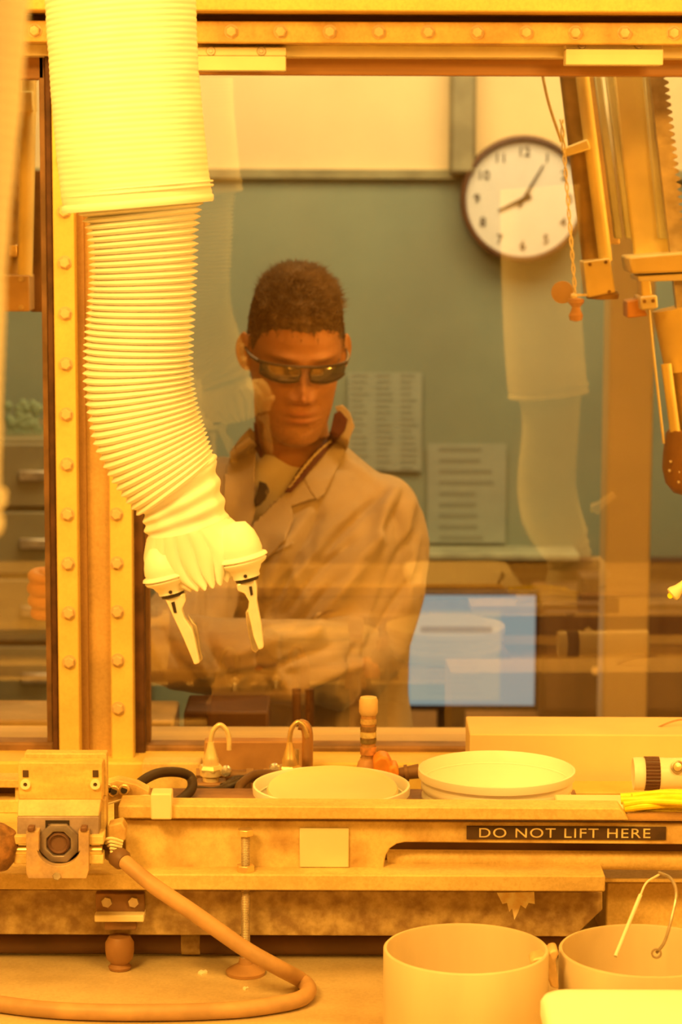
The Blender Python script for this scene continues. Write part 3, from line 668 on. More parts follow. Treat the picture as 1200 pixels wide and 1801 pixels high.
def head_front(x, z):
    d = 0
    d += 0.0195 * gs(x, 0, .0085) * gs(z, -.036, .011) + 0.0115 * gs(x, 0, .0075) * gs(z, -.018, .018) + .004 * gs(x, 0, .009) * gs(z, .004, .014)
    for s_ in (-1, 1):
        d += .0105 * gs(x, s_ * .0125, .0062) * gs(z, -.041, .0075)
        d -= .012 * gs(x, s_ * .030, .016) * gs(z, .003, .012)
        d += .005 * gs(x, s_ * .031, .010) * gs(z, .002, .008)
        d += .0065 * gs(x, s_ * .027, .020) * gs(z, .021, .0075)
        d += .0045 * gs(x, s_ * .043, .016) * gs(z, -.024, .016)
        d -= .0035 * gs(x, s_ * .036, .012) * gs(z, -.060, .018)
        d -= .0030 * gs(x, s_ * .022, .005) * gs(z, -.054, .010)
    d -= .006 * gs(x, 0, .010) * gs(z, -.0505, .0045)
    d += .0065 * gs(x, 0, .021) * gs(z, -.0625, .0055) + .0070 * gs(x, 0, .018) * gs(z, -.0745, .0058)
    d -= .0055 * gs(x, 0, .021) * gs(z, -.0685, .0022)
    d -= .0045 * gs(x, 0, .016) * gs(z, -.0855, .005) + 0
    d += .0060 * gs(x, 0, .018) * gs(z, -.104, .012)
    return d
def head_pt(u, v, off=0.0):
    """u around (0 = front), v 0..1 chin to crown; returns local (x, f, z)"""
    z = -.124 + .2485 * (0.5 - 0.5 * math.cos(PI * v))
    a = np.interp(z, hz, ha); f = np.interp(z, hz, hf_); b = np.interp(z, hz, hb)
    cf = (f + b) / 2; hd = (f - b) / 2
    cu, su = math.cos(u), math.sin(u); e = 2 / 2.25
    x = a * math.copysign(abs(su) ** e, su); y = cf + hd * math.copysign(abs(cu) ** e, cu)
    if cu > 0: y += head_front(x, z) * min(1, cu * 2.2)
    if off:
        n = Vector((x / max(a, .02), (y - cf) / max(hd, .02), z / .12 * .9)); n.normalize(); x += n.x * off; y += n.y * off; z += n.z * off
    return x, y, z
bb = B(); NU, NV = 190, 170
for j in range(NV + 1):
    for i in range(NU): bb.v.append(hp(*head_pt(2 * PI * i / NU, j / NV)))
for j in range(NV):
    for i in range(NU): bb.f.append((j * NU + i, j * NU + (i + 1) % NU, (j + 1) * NU + (i + 1) % NU, (j + 1) * NU + i))
bb.f.append(tuple(range(NU))); bb.f.append(tuple(reversed(range(NV * NU, NV * NU + NU))))
for s_ in (-1, 1):     # ears: shell, rim and lobe
    ear = [hp(s_ * (.064 + .014 * math.sin(t * .9) ** .5 if t > 0 else .064), -.004 - .010 * math.sin(t), -.030 + .058 * t / PI) for t in [PI * k / 12 for k in range(13)]]
    bb.tube(ear, [.0045, .0055, .0055, .005, .0035], 10, 3)
    b2 = B().ball((0, 0, 0), (.0065, .012, .026), 16, 12)
    for v in b2.v: pass
    rot = Matrix.Rotation(s_ * math.radians(28), 4, 'Z')
    b2.v = [hp(*(lambda q: (s_ * .069 + q.x, -.003 + q.y, 0.0 + q.z))(rot @ v)) for v in b2.v]
    bb.add(b2.v, b2.f)
nb = W(528, 830, YP + .045)
bb.tube([hp(0, -.012, -.02), hp(0, -.012, -.085), (hp(0, -.02, -.125) + nb) / 2 + Vector((0, .012, .0)), nb, nb + Vector((0.01, .02, -.10))], [.052, .052, .052, .050, .050], 40, 8)
def wsec(py, cx, hw, hd, cy, n=56, ex=2.4):
    c = W(cx, py, cy); r = (W(cx + hw, py, cy) - c).length; out = []
    for i in range(n):
        q = 2 * PI * i / n; cu, su = math.cos(q), math.sin(q); e = 2 / ex
        out.append(c + Vector((r * math.copysign(abs(cu) ** e, cu), hd * math.copysign(abs(su) ** e, su), 0)))
    return out
def wloft(secs, n=56, cap=True):
    b = B(); rs = [wsec(*s_, n=n) for s_ in secs]
    for r in rs: b.v += r
    for j in range(len(rs) - 1):
        for i in range(n): b.f.append((j * n + i, j * n + (i + 1) % n, (j + 1) * n + (i + 1) % n, (j + 1) * n + i))
    if cap: b.f.append(tuple(range(n))); b.f.append(tuple(range((len(rs) - 1) * n, len(rs) * n)))
    return b
TS = [(772, 528, 62, .058, 3.505), (800, 522, 104, .070, 3.51), (828, 522, 140, .085, 3.51), (862, 532, 162, .096, 3.51), (900, 545, 196, .108, 3.51), (950, 548, 190, .118, 3.50), (1000, 552, 182, .122, 3.50),
      (1060, 560, 166, .122, 3.50), (1120, 572, 150, .120, 3.50), (1200, 592, 128, .118, 3.50), (1330, 598, 130, .120, 3.50), (1520, 600, 145, .125, 3.50)]
body_secs = [(p, c, max(20, hw - 34), hd - .032, cy) for p, c, hw, hd, cy in TS[1:]]
t_ = wloft(body_secs); bb.add(t_.v, t_.f)
armR = [W(664, 905, 3.50), W(684, 950, 3.50), W(668, 1060, 3.46), W(640, 1140, 3.42), W(590, 1166, 3.34), W(470, 1160, 3.24), W(330, 1150, 3.18), W(215, 1120, 3.15), W(125, 1078, 3.13)]
armL = [W(390, 880, 3.50), W(362, 960, 3.47), W(342, 1060, 3.38), W(300, 1125, 3.26), W(235, 1130, 3.19), W(190, 1150, 3.16)]
bb.tube(armR, [.034, .038, .036, .036, .038, .036, .032, .029, .027], 24, 5)
bb.tube(armL, [.034, .038, .036, .036, .032, .028], 24, 5)
# left-hand side hand, curled round its handle, seen through the left pane
hc = W(99, 1045, 3.12)
bb.ball(hc + Vector((.004, .010, .0)), (.024, .017, .036), 24, 16)
bb.tube([W(128, 1078, 3.13), hc + Vector((.012, .008, -.006)), hc], [.027, .026, .024], 20, 5)
for k in range(4):
    zz = .026 - k * .0160; ln = (.94, 1.0, .96, .82)[k]
    k0_ = hc + Vector((-.006, .004, zz))
    bb.tube([k0_ + Vector((.010, .006, 0)), k0_ + Vector((-.016 * ln, .000, .001)), k0_ + Vector((-.023 * ln, -.018, .0)), k0_ + Vector((-.012, -.033 * ln, -.002)), k0_ + Vector((.006, -.030 * ln, -.003))], [.0086, .0084, .0080, .0074, .0064], 12, 5)
bb.tube([hc + Vector((.018, .0, .018)), hc + Vector((.016, -.018, .034)), hc + Vector((.004, -.032, .040)), hc + Vector((-.008, -.036, .036))], [.0115, .0105, .0095, .0075], 12, 5)
# right-hand side hand, low behind the mullion
h2 = W(176, 1162, 3.15)
bb.ball(h2, (.036, .017, .024), 24, 16)
for k in range(4):
    k0_ = h2 + Vector((-.024, 0, .018 - k * .0135))
    bb.tube([k0_ + Vector((.01, 0, 0)), k0_ + Vector((-.02, -.008, 0)), k0_ + Vector((-.026, -.026, 0)), k0_ + Vector((-.010, -.034, 0))], [.009, .009, .0083, .007], 12, 5)
bb.tube([h2 + Vector((.01, 0, .016)), h2 + Vector((-.004, -.02, .034)), h2 + Vector((-.018, -.032, .032))], [.011, .010, .008], 12, 5)

def remeshed(b, name, voxel, smooth_it=1):
    me = b.mesh(name); o = bpy.data.objects.new('tmp_' + name, me); COL.objects.link(o)
    r = o.modifiers.new('r', 'REMESH'); r.mode = 'VOXEL'; r.voxel_size = voxel; r.adaptivity = 0
    if smooth_it:
        sm = o.modifiers.new('s', 'SMOOTH'); sm.iterations = smooth_it; sm.factor = 0.5
    bpy.context.view_layer.update(); dg = bpy.context.evaluated_depsgraph_get()
    out = bpy.data.meshes.new_from_object(o.evaluated_get(dg)); bpy.data.objects.remove(o); out.name = name
    out.materials.clear(); return out
per = empty('person', W(600, 1520, 3.5), 'person in beige lab coat and safety glasses looking down while working behind the cell window', 'person')
def place_mesh(me, name, m, parent):
    off = ORG[parent]; me.transform(Matrix.Translation(-off)); me.materials.append(m)
    me.polygons.foreach_set('use_smooth', [True] * len(me.polygons))
    o = bpy.data.objects.new(name, me); COL.objects.link(o); o.parent = parent; ORG[o] = off; return o
bm_ = remeshed(bb, 'body', 0.0024, 2)
cols = []
for v in bm_.vertices:
    q = HMi @ v.co; x, f, z = q.x, -q.y, q.z
    c = Vector((.56, .27, .115)); nz_ = noise.noise(v.co * 45) * .5 + noise.noise(v.co * 160) * .5
    c = c * (1 + .10 * nz_)
    if f > 0 and z > -.14:
        lip = gs(x, 0, .022) * (gs(z, -.0625, .005) + gs(z, -.0740, .0055)); c = c.lerp(Vector((.46, .17, .09)), min(1, lip) * .7)
        c = c.lerp(Vector((.24, .10, .045)), min(.75, gs(x, 0, .021) * gs(z, -.0685, .0016)))
        beard = max(0, min(1, (-.045 - z) / .03)) * (1 - min(1, lip * 1.3)) * (.55 + .5 * noise.noise(v.co * 380))
        c = c.lerp(Vector((.26, .14, .06)), max(0, min(.75, beard * .85)))
        for s_ in (-1, 1):
            c = c.lerp(Vector((.22, .12, .05)), .75 * gs(x, s_ * .030, .017) * gs(z, .0215 - abs(x) * .06, .0042))
            c = c.lerp(Vector((.26, .10, .05)), .6 * gs(x, s_ * .0075, .004) * gs(z, -.0465, .003))
        c = c.lerp(Vector((.60, .22, .10)), .35 * gs(x, 0, .012) * gs(z, -.036, .014))
    cols.append((*c, 1))
at = bm_.color_attributes.new('tone', 'FLOAT_COLOR', 'POINT'); at.data.foreach_set('color', np.array(cols, dtype=np.float32).ravel())
body = place_mesh(bm_, 'body', attr_mat('skin', 0.5, 0.08, 500, 0.08), per)
# hair: close cropped cap plus tufts
def hairline(u):
    au = abs(((u + PI) % (2 * PI)) - PI)
    return float(np.interp(au, [0, .45, .8, 1.1, 1.35, 1.6, 1.9, 2.4, PI], [.062, .064, .058, .040, .012, -.004, -.03, -.055, -.065]))
hb_ = B(); NU2, NV2 = 220, 110
def v_of_z(z): return math.acos(max(-1, min(1, 1 - 2 * (z + .124) / .2485))) / PI
for j in range(NV2 + 1):
    for i in range(NU2):
        u = 2 * PI * i / NU2; v0 = v_of_z(hairline(u) + .005 * noise.noise(Vector((math.cos(u) * 9, math.sin(u) * 9, 1))))
        t = j / NV2; v = v0 + (1 - v0) * t
        off = .0003 + .0012 * min(1, t * 4) + .0030 * min(1, max(0, t - .45) * 2)
        p = head_pt(u, v); off += .0006 * noise.noise(Vector(p) * 200)
        hb_.v.append(hp(*head_pt(u, v, off)))
for j in range(NV2):
    for i in range(NU2): hb_.f.append((j * NU2 + i, j * NU2 + (i + 1) % NU2, (j + 1) * NU2 + (i + 1) % NU2, (j + 1) * NU2 + i))
hb_.f.append(tuple(reversed(range(NV2 * NU2, NV2 * NU2 + NU2))))
for k in range(7500):
    u = random.uniform(0, 2 * PI); v0 = v_of_z(hairline(u)); v = v0 + (1 - v0) * random.random() ** .7 * .93 - random.random() ** 2 * .035
    p0 = Vector(hp(*head_pt(u, v, .003))); p1 = Vector(hp(*head_pt(u, v, .012 + random.uniform(-.004, .004) if v > .72 else .0042)))
    top = v > .72
    p1 += Vector((random.gauss(0, .0035 if top else .0015) + (.004 if top else 0), random.gauss(0, .0035 if top else .002), random.gauss(0, .003) - (.001 if top else .004)))
    d = (p1 - p0); a_ = d.orthogonal().normalized() * .0008; b_2 = d.cross(a_).normalized() * .0008
    hb_.add([p0 + a_, p0 - a_ * .5 + b_2, p0 - a_ * .5 - b_2, p1], [(0, 1, 3), (1, 2, 3), (2, 0, 3)])
hm = hb_.mesh('hair', Vector(), merge=False)
hair = place_mesh(hm, 'hair', mat('brown_cropped_hair', (0.21, 0.135, 0.07), 0.65, ns=60, col2=(0.12, 0.07, 0.03), bump=0.15, bs=600, spec=0.25), per)

# coat
cs = wloft(TS); cb_ = B().add(cs.v, cs.f)
cb_.ball(W(668, 900, 3.50), (.058, .076, .056), 30, 20); cb_.ball(W(392, 878, 3.50), (.060, .080, .060), 30, 20)
cb_.tube(armR[:-1] + [W(140, 1086, 3.135)], [.056, .060, .062, .060, .062, .056, .050, .046, .042], 40, 6)
cb_.tube(armL, [.056, .060, .058, .056, .050, .042], 40, 6)
cm = remeshed(cb_, 'coat', 0.0052, 6)
cm2 = cm
folds = [  # x0,y0,x1,y1,width px,height m
 (692,868,664,950,11,.011),(664,950,552,1112,16,.015),(722,890,716,962,8,.007),(700,985,640,1120,9,.008),(735,950,722,1060,8,.006),
 (672,872,560,985,8,-.010),(610,960,500,1075,8,-.009),(718,950,650,1100,8,-.009),(732,1010,640,1150,7,-.007),(560,915,478,1080,7,-.009),(690,905,676,960,6,-.007),
 (590,930,470,1062,6,-.006),(540,905,468,1040,9,.006),(625,900,520,1010,9,.007),(640,985,520,1100,7,-.006),(706,880,700,930,5,-.006),
 (545,1120,420,1150,11,.009),(630,1170,490,1222,11,.010),(575,1140,440,1200,8,-.009),(512,1185,390,1196,8,-.007),(470,1100,505,1215,10,.008),(445,1100,480,1215,7,-.008),
 (360,1105,410,1190,9,-.008),(330,1105,370,1200,9,.007),(290,1108,350,1200,9,-.008),(262,1110,300,1200,9,.006),(640,1120,600,1210,8,-.006),(655,1140,640,1240,7,-.006),
 (600,1230,588,1420,10,.007),(560,1235,545,1420,9,-.007),(660,1220,670,1420,9,.007),(690,1180,700,1420,8,-.006),(520,1230,505,1400,8,.006),(630,1240,632,1420,7,-.006),
 (355,1000,345,1090,7,.006),(380,1000,375,1090,6,-.006),(402,1000,396,1090,6,.005),(520,830,640,800,10,-.003),(600,790,665,850,8,.004),(560,900,548,980,5,-.005),
 (470,960,455,1060,7,-.006),(500,950,540,1060,9,.004)]
fa = np.array(folds)
cm2.update(); nv = len(cm2.vertices)
co = np.empty(nv * 3); cm2.vertices.foreach_get('co', co); co = co.reshape(-1, 3); no = np.array([tuple(v.normal) for v in cm2.vertices])
rel = co - np.array(EYE); kk = rel @ np.array(Fv); pxs = 600 + F * (rel @ np.array(Rv)) / kk; pys = 900.5 - F * (rel @ np.array(Uv)) / kk
front = np.clip(-no[:, 1] * 2 + .3, 0, 1); disp = np.zeros(nv)
for x0, y0, x1, y1, wd, hh in folds:
    dx, dy = x1 - x0, y1 - y0; L2 = dx * dx + dy * dy
    t = ((pxs - x0) * dx + (pys - y0) * dy) / L2; tc = np.clip(t, 0, 1)
    bend = 6 * np.sin(tc * PI)      # gentle arc
    nx, ny = -dy / math.sqrt(L2), dx / math.sqrt(L2)
    dd = (pxs - x0) * nx + (pys - y0) * ny - bend; ov = np.maximum(0, np.abs(t - .5) - .5) * math.sqrt(L2)
    disp += 1.45 * hh * np.exp(-(dd / wd) ** 2) * np.exp(-(ov / 14) ** 2) * (0.45 + .55 * np.sin(np.clip(tc, .08, .92) * PI))
nzv = np.array([noise.noise(Vector(c_) * 14) * .004 + noise.noise(Vector(c_) * 32) * .0018 for c_ in co])
co = co + no * (disp * front + nzv)[:, None]
cm2.vertices.foreach_set('co', co.ravel())
bvh_full = BVHTree.FromPolygons([tuple(c_) for c_ in co], [tuple(p.vertices) for p in cm2.polygons])
# neckline opening
def inside(x, y, poly):
    r = False; n_ = len(poly); j = n_ - 1
    for i in range(n_):
        if (poly[i][1] > y) != (poly[j][1] > y) and x < (poly[j][0] - poly[i][0]) * (y - poly[i][1]) / (poly[j][1] - poly[i][1]) + poly[i][0]: r = not r
        j = i
    return r
VP = [(446, 700), (606, 700), (604, 762), (560, 812), (500, 868), (442, 925), (446, 860)]
bm = bmesh.new(); bm.from_mesh(cm2); kill = []
for f_ in bm.faces:
    c_ = f_.calc_center_median()
    if f_.normal.y < .45 and c_.z > W(500, 925, 3.4).z:
        q = PX(c_)
        if inside(q[0], q[1], VP): kill.append(f_)
    if c_.z > W(520, 792, 3.5).z and f_.normal.z > .55 and abs(c_.x - W(528, 790, 3.5).x) < .055 and f_ not in kill: kill.append(f_)
bmesh.ops.delete(bm, geom=kill, context='FACES'); bm.to_mesh(cm2); bm.free()
coat_m = mat('beige_lab_coat_cotton', (0.50, 0.40, 0.27), 0.8, var=0.05, ns=10, bump=0.08, bs=500, spec=0.15, sheen=0.15)
coat = place_mesh(cm2, 'coat', coat_m, per)
sd = coat.modifiers.new('thick', 'SOLIDIFY'); sd.thickness = .003; sd.offset = -1
# t-shirt
ts = wloft([(794, 514, 62, .056, 3.515), (812, 516, 86, .066, 3.512), (830, 520, 112, .072, 3.51), (865, 528, 126, .080, 3.51), (900, 532, 130, .084, 3.51), (960, 540, 130, .086, 3.50), (1060, 555, 110, .086, 3.50)], cap=False)
tsh = ts.build('t_shirt', mat('pale_cotton_knit', (0.95, 0.88, 0.66), 0.8, var=0.03, bump=0.05, bs=300), per)
bvh_ts = BVHTree.FromPolygons(ts.v, ts.f)
def cast(px, py, trees, off):
    d = (Fv + Rv * ((px - 600) / F) + Uv * ((900.5 - py) / F)).normalized(); best = None
    for tr_ in trees:
        r = tr_.ray_cast(EYE, d)
        if r[0] is not None and (best is None or r[3] < best[1]): best = (r[0], r[3])
    if best is None: return None
    return best[0] - d * off
def drape(poly, trees, off, step=4.5, name='lapel', m=None, parent=None, thick=.003, relax=3):
    """a cloth piece cut to an outline and laid over what lies behind it"""
    bm = bmesh.new(); vs = [bm.verts.new((x, y, 0)) for x, y in poly]; bm.faces.new(vs)
    xs = [p[0] for p in poly]; ys = [p[1] for p in poly]
    for k in np.arange(min(xs) + step, max(xs), step): bmesh.ops.bisect_plane(bm, geom=bm.verts[:] + bm.edges[:] + bm.faces[:], plane_co=(k, 0, 0), plane_no=(1, 0, 0))
    for k in np.arange(min(ys) + step, max(ys), step): bmesh.ops.bisect_plane(bm, geom=bm.verts[:] + bm.edges[:] + bm.faces[:], plane_co=(0, k, 0), plane_no=(0, 1, 0))
    dep = {}
    for v in bm.verts:
        h_ = cast(v.co.x, v.co.y, trees, off); dep[v] = h_.y if h_ is not None else None
    good = [d_ for d_ in dep.values() if d_ is not None]; av = sum(good) / len(good)
    for v in bm.verts:
        if dep[v] is None: dep[v] = av
    for _ in range(relax):
        nd = {}
        for v in bm.verts:
            nb_ = [dep[e.other_vert(v)] for e in v.link_edges]; nd[v] = min(dep[v], .4 * dep[v] + .6 * sum(nb_) / len(nb_)) if _ < relax - 1 else .5 * dep[v] + .5 * sum(nb_) / len(nb_)
        dep = nd
    for v in bm.verts: v.co = W(v.co.x, v.co.y, dep[v])
    bmesh.ops.recalc_face_normals(bm, faces=bm.faces)
    me = bpy.data.meshes.new(name); bm.to_mesh(me); bm.free()
    if me.polygons[0].normal.y > 0: me.flip_normals()
    o = place_mesh(me, name, m, parent); s2 = o.modifiers.new('thick', 'SOLIDIFY'); s2.thickness = thick; s2.offset = -1; return o
TR = [bvh_full]
drape([(452,786),(447,800),(446,850),(450,890),(441,930),(424,960),(400,930),(392,880),(398,820),(418,784),(438,768)], TR, .006, name='lapel', m=coat_m, parent=coat)
drape([(535,836),(552,862),(556,876),(512,890),(516,912),(500,950),(462,990),(424,975),(428,948),(446,922),(500,868)], TR, .008, name='lapel', m=coat_m, parent=coat)
drape([(590,715),(603,712),(616,726),(624,750),(604,800),(572,866),(557,880),(548,866),(532,838),(560,806),(588,770),(600,745)], TR, .009, name='collar', m=coat_m, parent=coat)
drape([(440,752),(449,762),(452,786),(436,800),(410,812),(404,796),(424,768)], TR, .008, name='collar', m=coat_m, parent=coat)
pk = drape([(442,986),(516,952),(518,957),(444,991)], TR, .003, name='pocket_edge', m=coat_m, parent=coat, thick=.002)
# lanyard
lan_m = mat('maroon_lanyard', (0.13, 0.035, 0.03), 0.6, var=0.15)
lny = drape([(588,728),(598,722),(612,738),(606,758),(572,798),(530,846),(512,866),(500,866),(524,828),(556,792),(580,764)], [bvh_full, bvh_ts], .013, name='lanyard', m=lan_m, parent=per, thick=.0015)
l = B()
for k in range(15):
    t = k / 14; x = 590 - 78 * t; y = 770 + 84 * t - 8 * math.sin(t * PI)
    h_ = cast(x, y, [bvh_full, bvh_ts], .0165)
    if h_ is None: continue
    u_ = Vector((.75, 0, .66)) * .0042; v_ = Vector((-.66, 0, .75)) * random.uniform(.0010, .0018)
    for a_ in (1, -1):
        q = h_ + u_ * .45 * a_; l.add([q - u_ * .5 - v_, q + u_ * .3 - v_, q + u_ * .3 + v_, q - u_ * .5 + v_], [(0, 1, 2, 3)])
l.build('woven_marks', letter_m, lny, smooth=0)
drape([(446,742),(452,746),(457,782),(464,800),(458,806),(449,790)], [bvh_full, bvh_ts], .012, name='lanyard', m=lan_m, parent=per, thick=.0015)
cl = drape([(456,846),(468,850),(474,862),(466,878),(450,892),(447,880),(452,866)], [bvh_full, bvh_ts], .012, name='lanyard_clip', m=black_m, parent=per, thick=.004)
hh_ = cast(471, 866, [bvh_full, bvh_ts], .018); B().lathe([(.0022, 0), (.0032, 0), (.0032, .0015), (.0022, .0015)], hh_, (0, 1, 0), 16, close=True).build('clip_ring', chrome, cl)
# safety glasses
gl = B(); lens_m = mat('smoked_mirror_lens', (0.40, 0.34, 0.25), 0.13, 0.85, var=0)
def gp(x, z, o_=0): return hp(x, .045 + math.sqrt(max(0, .0695 ** 2 - x * x)) * .86 + o_ + .0, z + .004)
for s_ in (-1, 1):
    b = B(); NX, NZ = 22, 8
    for i in range(NX + 1):
        t = i / NX; x = s_ * (.0075 + .0525 * t)
        zt_ = .0125 - .003 * t * t; zb_ = -.0125 * math.sin(PI * min(1, .12 + t * .80)) ** .5 - .001
        for j in range(NZ + 1): b.v.append(gp(x, zb_ + (zt_ - zb_) * j / NZ, .0022 * math.sin(PI * j / NZ)))
    for i in range(NX):
        for j in range(NZ): b.f.append((i * (NZ + 1) + j, (i + 1) * (NZ + 1) + j, (i + 1) * (NZ + 1) + j + 1, i * (NZ + 1) + j + 1))
    o = b.build('lens', lens_m, per, smooth=80); s2 = o.modifiers.new('t', 'SOLIDIFY'); s2.thickness = .0018; o.name = 'glasses_lens'
fr = B()
fr.tube([gp(x * .0615, .0125 - .003 * abs(x) ** 2 + .001, .001) for x in np.linspace(-1, 1, 25)], .0021, 8, 1)
for s_ in (-1, 1):
    fr.tube([gp(s_ * .061, .009), hp(s_ * .068, .045, .010), hp(s_ * .0715, .01, .008), hp(s_ * .071, -.012, .004)], [.0028, .0026, .002, .0018], 8, 5)
    fr.tube([gp(s_ * (.0075 + .0525 * t), -.0125 * math.sin(PI * min(1, .12 + t * .80)) ** .5 - .0015, .0008) for t in np.linspace(0, 1, 16)], .0011, 6, 1)
    fr.tube([gp(s_ * .0075, .010), gp(s_ * .0065, .0), hp(s_ * .0095, .092, -.008)], .0013, 6, 4)
fr.build('glasses_frame', mat('grey_glasses_frame', (0.16, 0.12, 0.08), 0.25, 0.5), per)

# ------------------------------------------------------------------ bench stand
ZF = W(600, 1536, 2.19).z
st = empty('bench_stand', (0.1, 2.3, ZD), 'long painted steel stand with a lettered front panel standing on the worktop', 'stand')
zl = lambda py, y: W(600, py, y).z
XL, XR = -0.62, W(1065, 1550, 2.185).x
B().box((XL, 2.185, zl(1567, 2.185)), (XR, 2.505, ZF)).build('base_plate', bench, st, bevel=0.0015)
B().box((XR, 2.24, zl(1543, 2.24) - .004), (0.62, 2.505, zl(1543, 2.24))).build('base_plate_step', bench, st, bevel=0.001)
lb = B(); y0 = 2.215
q = [W(-900, 1567, y0), W(1060, 1567, y0), W(1062, 1598, y0), W(1012, 1646, y0), W(-900, 1646, y0)]
lz = W(600, 1567, y0).z; lz2 = W(600, 1646, y0).z
lb.prism([(XL, lz), (W(1060, 1567, y0).x, lz), (W(1060, 1600, y0).x, W(1060, 1600, y0).z), (W(1010, 1646, y0).x, lz2), (XL, lz2)], y0, y0 + .02)
lb.build('lower_beam', mottle, st, bevel=0.001)
ch = B()
cp = [(874,1570),(940,1569),(941,1590),(930,1588),(925,1598),(916,1592),(912,1604),(905,1618),(901,1598),(896,1604),(892,1588),(884,1590)]
o = B().pprism(cp, y0 - .0006, y0 + .001).build('bare_patch', mat('bare_pale_metal', (1.0, 0.95, 0.65), 0.5, ns=120, col2=(0.85, 0.68, 0.38)), st); 
B().cyl((XL, 2.252, ZD + .0135), (W(1000, 1660, 2.25).x, 2.252, ZD + .0135), .0125, None, 28).build('under_shade_pipe', mat('under_beam_shade_brown', (0.16, 0.08, 0.035), 0.4), st)  # added pipe, its dark brown stands for the shade under the beam
B().cyl((W(318, 1660, 2.24).x, 2.252, ZD + .0137), (W(352, 1660, 2.24).x, 2.252, ZD + .0137), .0133, None, 20).build('pipe_union', mottle, st, bevel=0.001)
B().box((W(1066, 1600, 2.27).x, 2.27, ZD), (0.62, 2.505, zl(1549, 2.27))).build('end_box', bench, st, bevel=0.002)
B().box((W(190, 0, 2.24).x, 2.236, ZF), (W(1085, 0, 2.24).x, 2.50, ZF + .0012)).build('platform_liner', mat('brown_stained_liner', (0.34, 0.19, 0.085), 0.5, ns=22, col2=(0.17, 0.08, 0.035), bump=.1), st)
# front panel with handling slot
yp = 2.21
pxp = lambda x, y: (W(x, 1490, yp).x, W(600, y, yp).z)
slot = [(1400, 1484), (712, 1481), (698, 1484), (686, 1492), (679, 1504), (676, 1518), (675, 1534)]
poly = [pxp(221, 1537), pxp(221, 1443), pxp(1400, 1446)] + [pxp(*s_) for s_ in slot]
B().prism(poly, yp, yp + .014).build('front_panel', paint_dirty, st, bevel=0.0012)
B().box((pxp(676, 0)[0], yp + .05, ZF), (0.62, yp + .06, pxp(0, 1478)[1])).build('slot_back', mat('dark_slot_paint', (0.22, 0.12, 0.05), 0.6), st)
B().cyl((pxp(682, 0)[0], yp + .022, zl(1510, yp + .022)), (0.62, yp + .022, zl(1513, yp + .022)), .0088, None, 28).build('slot_bar', bench, st)
B().prism([(W(285, 0, 2.195).x, zl(1418, 2.195)), (W(1120, 0, 2.195).x, zl(1420, 2.195)), (W(1136, 0, 2.195).x, zl(1441, 2.195)), (W(285, 0, 2.195).x, zl(1441, 2.195))], 2.195, 2.225).build('top_rail', bench, st, bevel=0.0012)
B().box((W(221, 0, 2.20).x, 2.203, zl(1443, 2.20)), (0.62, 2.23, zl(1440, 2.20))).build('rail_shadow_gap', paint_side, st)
B().pbox(265, 1396, 302, 1442, 2.188, 2.21).build('rail_clip', plate_m, st, bevel=0.0015)
B().pbox(208, 1417, 284, 1440, 2.20, 2.24).build('rail_block', bench, st, bevel=0.0015)
B().pbox(985, 1428, 1260, 1446, 2.235, 2.30).build('rail_ledge', plate_m, st, bevel=0.0015)
B().pbox(527, 1457, 614, 1526, yp - .0025, yp).build('cover_plate', plate_m, st, bevel=0.001)
B().pbox(526, 1527, 600, 1531, yp - .0015, yp).build('cover_slit', sign_m, st)
# sign
sg = B().pbox(821, 1454, 1172, 1477, yp - .0018, yp).build('sign_plate', sign_m, st, bevel=0.0003)
sc_ = W(993, 1466, yp - .0018)
text_obj('DO NOT LIFT HERE', 0.0130, sc_ + Vector((0, -.0003, 0)), letter_m, sg, 'sign_lettering', ext=.0003, spacing=1.12, wx=1.28)
# threaded levelling foot
sf = B(); xs_ = W(432, 1560, 2.196).x; ys_ = 2.196
def thread(b, x, y, z0_, z1_, r, pitch=.0016):
    n_ = int((z1_ - z0_) / pitch); prof = []
    for k in range(n_):
        prof += [(r * .84, z0_ + k * pitch), (r, z0_ + (k + .5) * pitch)]
    b.lathe([(.0001, z0_)] + prof + [(r * .84, z1_), (.0001, z1_)], (x, y, 0), (0, 0, 1), 20)
thread(sf, xs_, ys_, ZD + .012, zl(1462, ys_), .0044)
sfo = sf.build('levelling_screw', dullsteel, st)
B().lathe([(.0075, 0), (.0075, .006), (.0001, .0065)], (xs_, ys_, zl(1470, ys_)), (0, 0, 1), 6).build('screw_head', brass, sfo, bevel=.0005)
B().lathe([(.0001, 0), (.0085, 0), (.0085, .006), (.0001, .006)], (xs_, ys_, ZF), (0, 0, 1), 6).build('hex_nut', brass, sfo, bevel=.0005)
B().lathe([(.0001, 0), (.0180, 0), (.0185, .003), (.0150, .0055), (.0070, .010), (.0055, .016), (.0001, .016)], (xs_, ys_, ZD + .0002), (0, 0, 1), 32).build('foot_pad', mat('rusty_foot_pad', (0.55, 0.32, 0.14), 0.5, var=0.15), sfo)
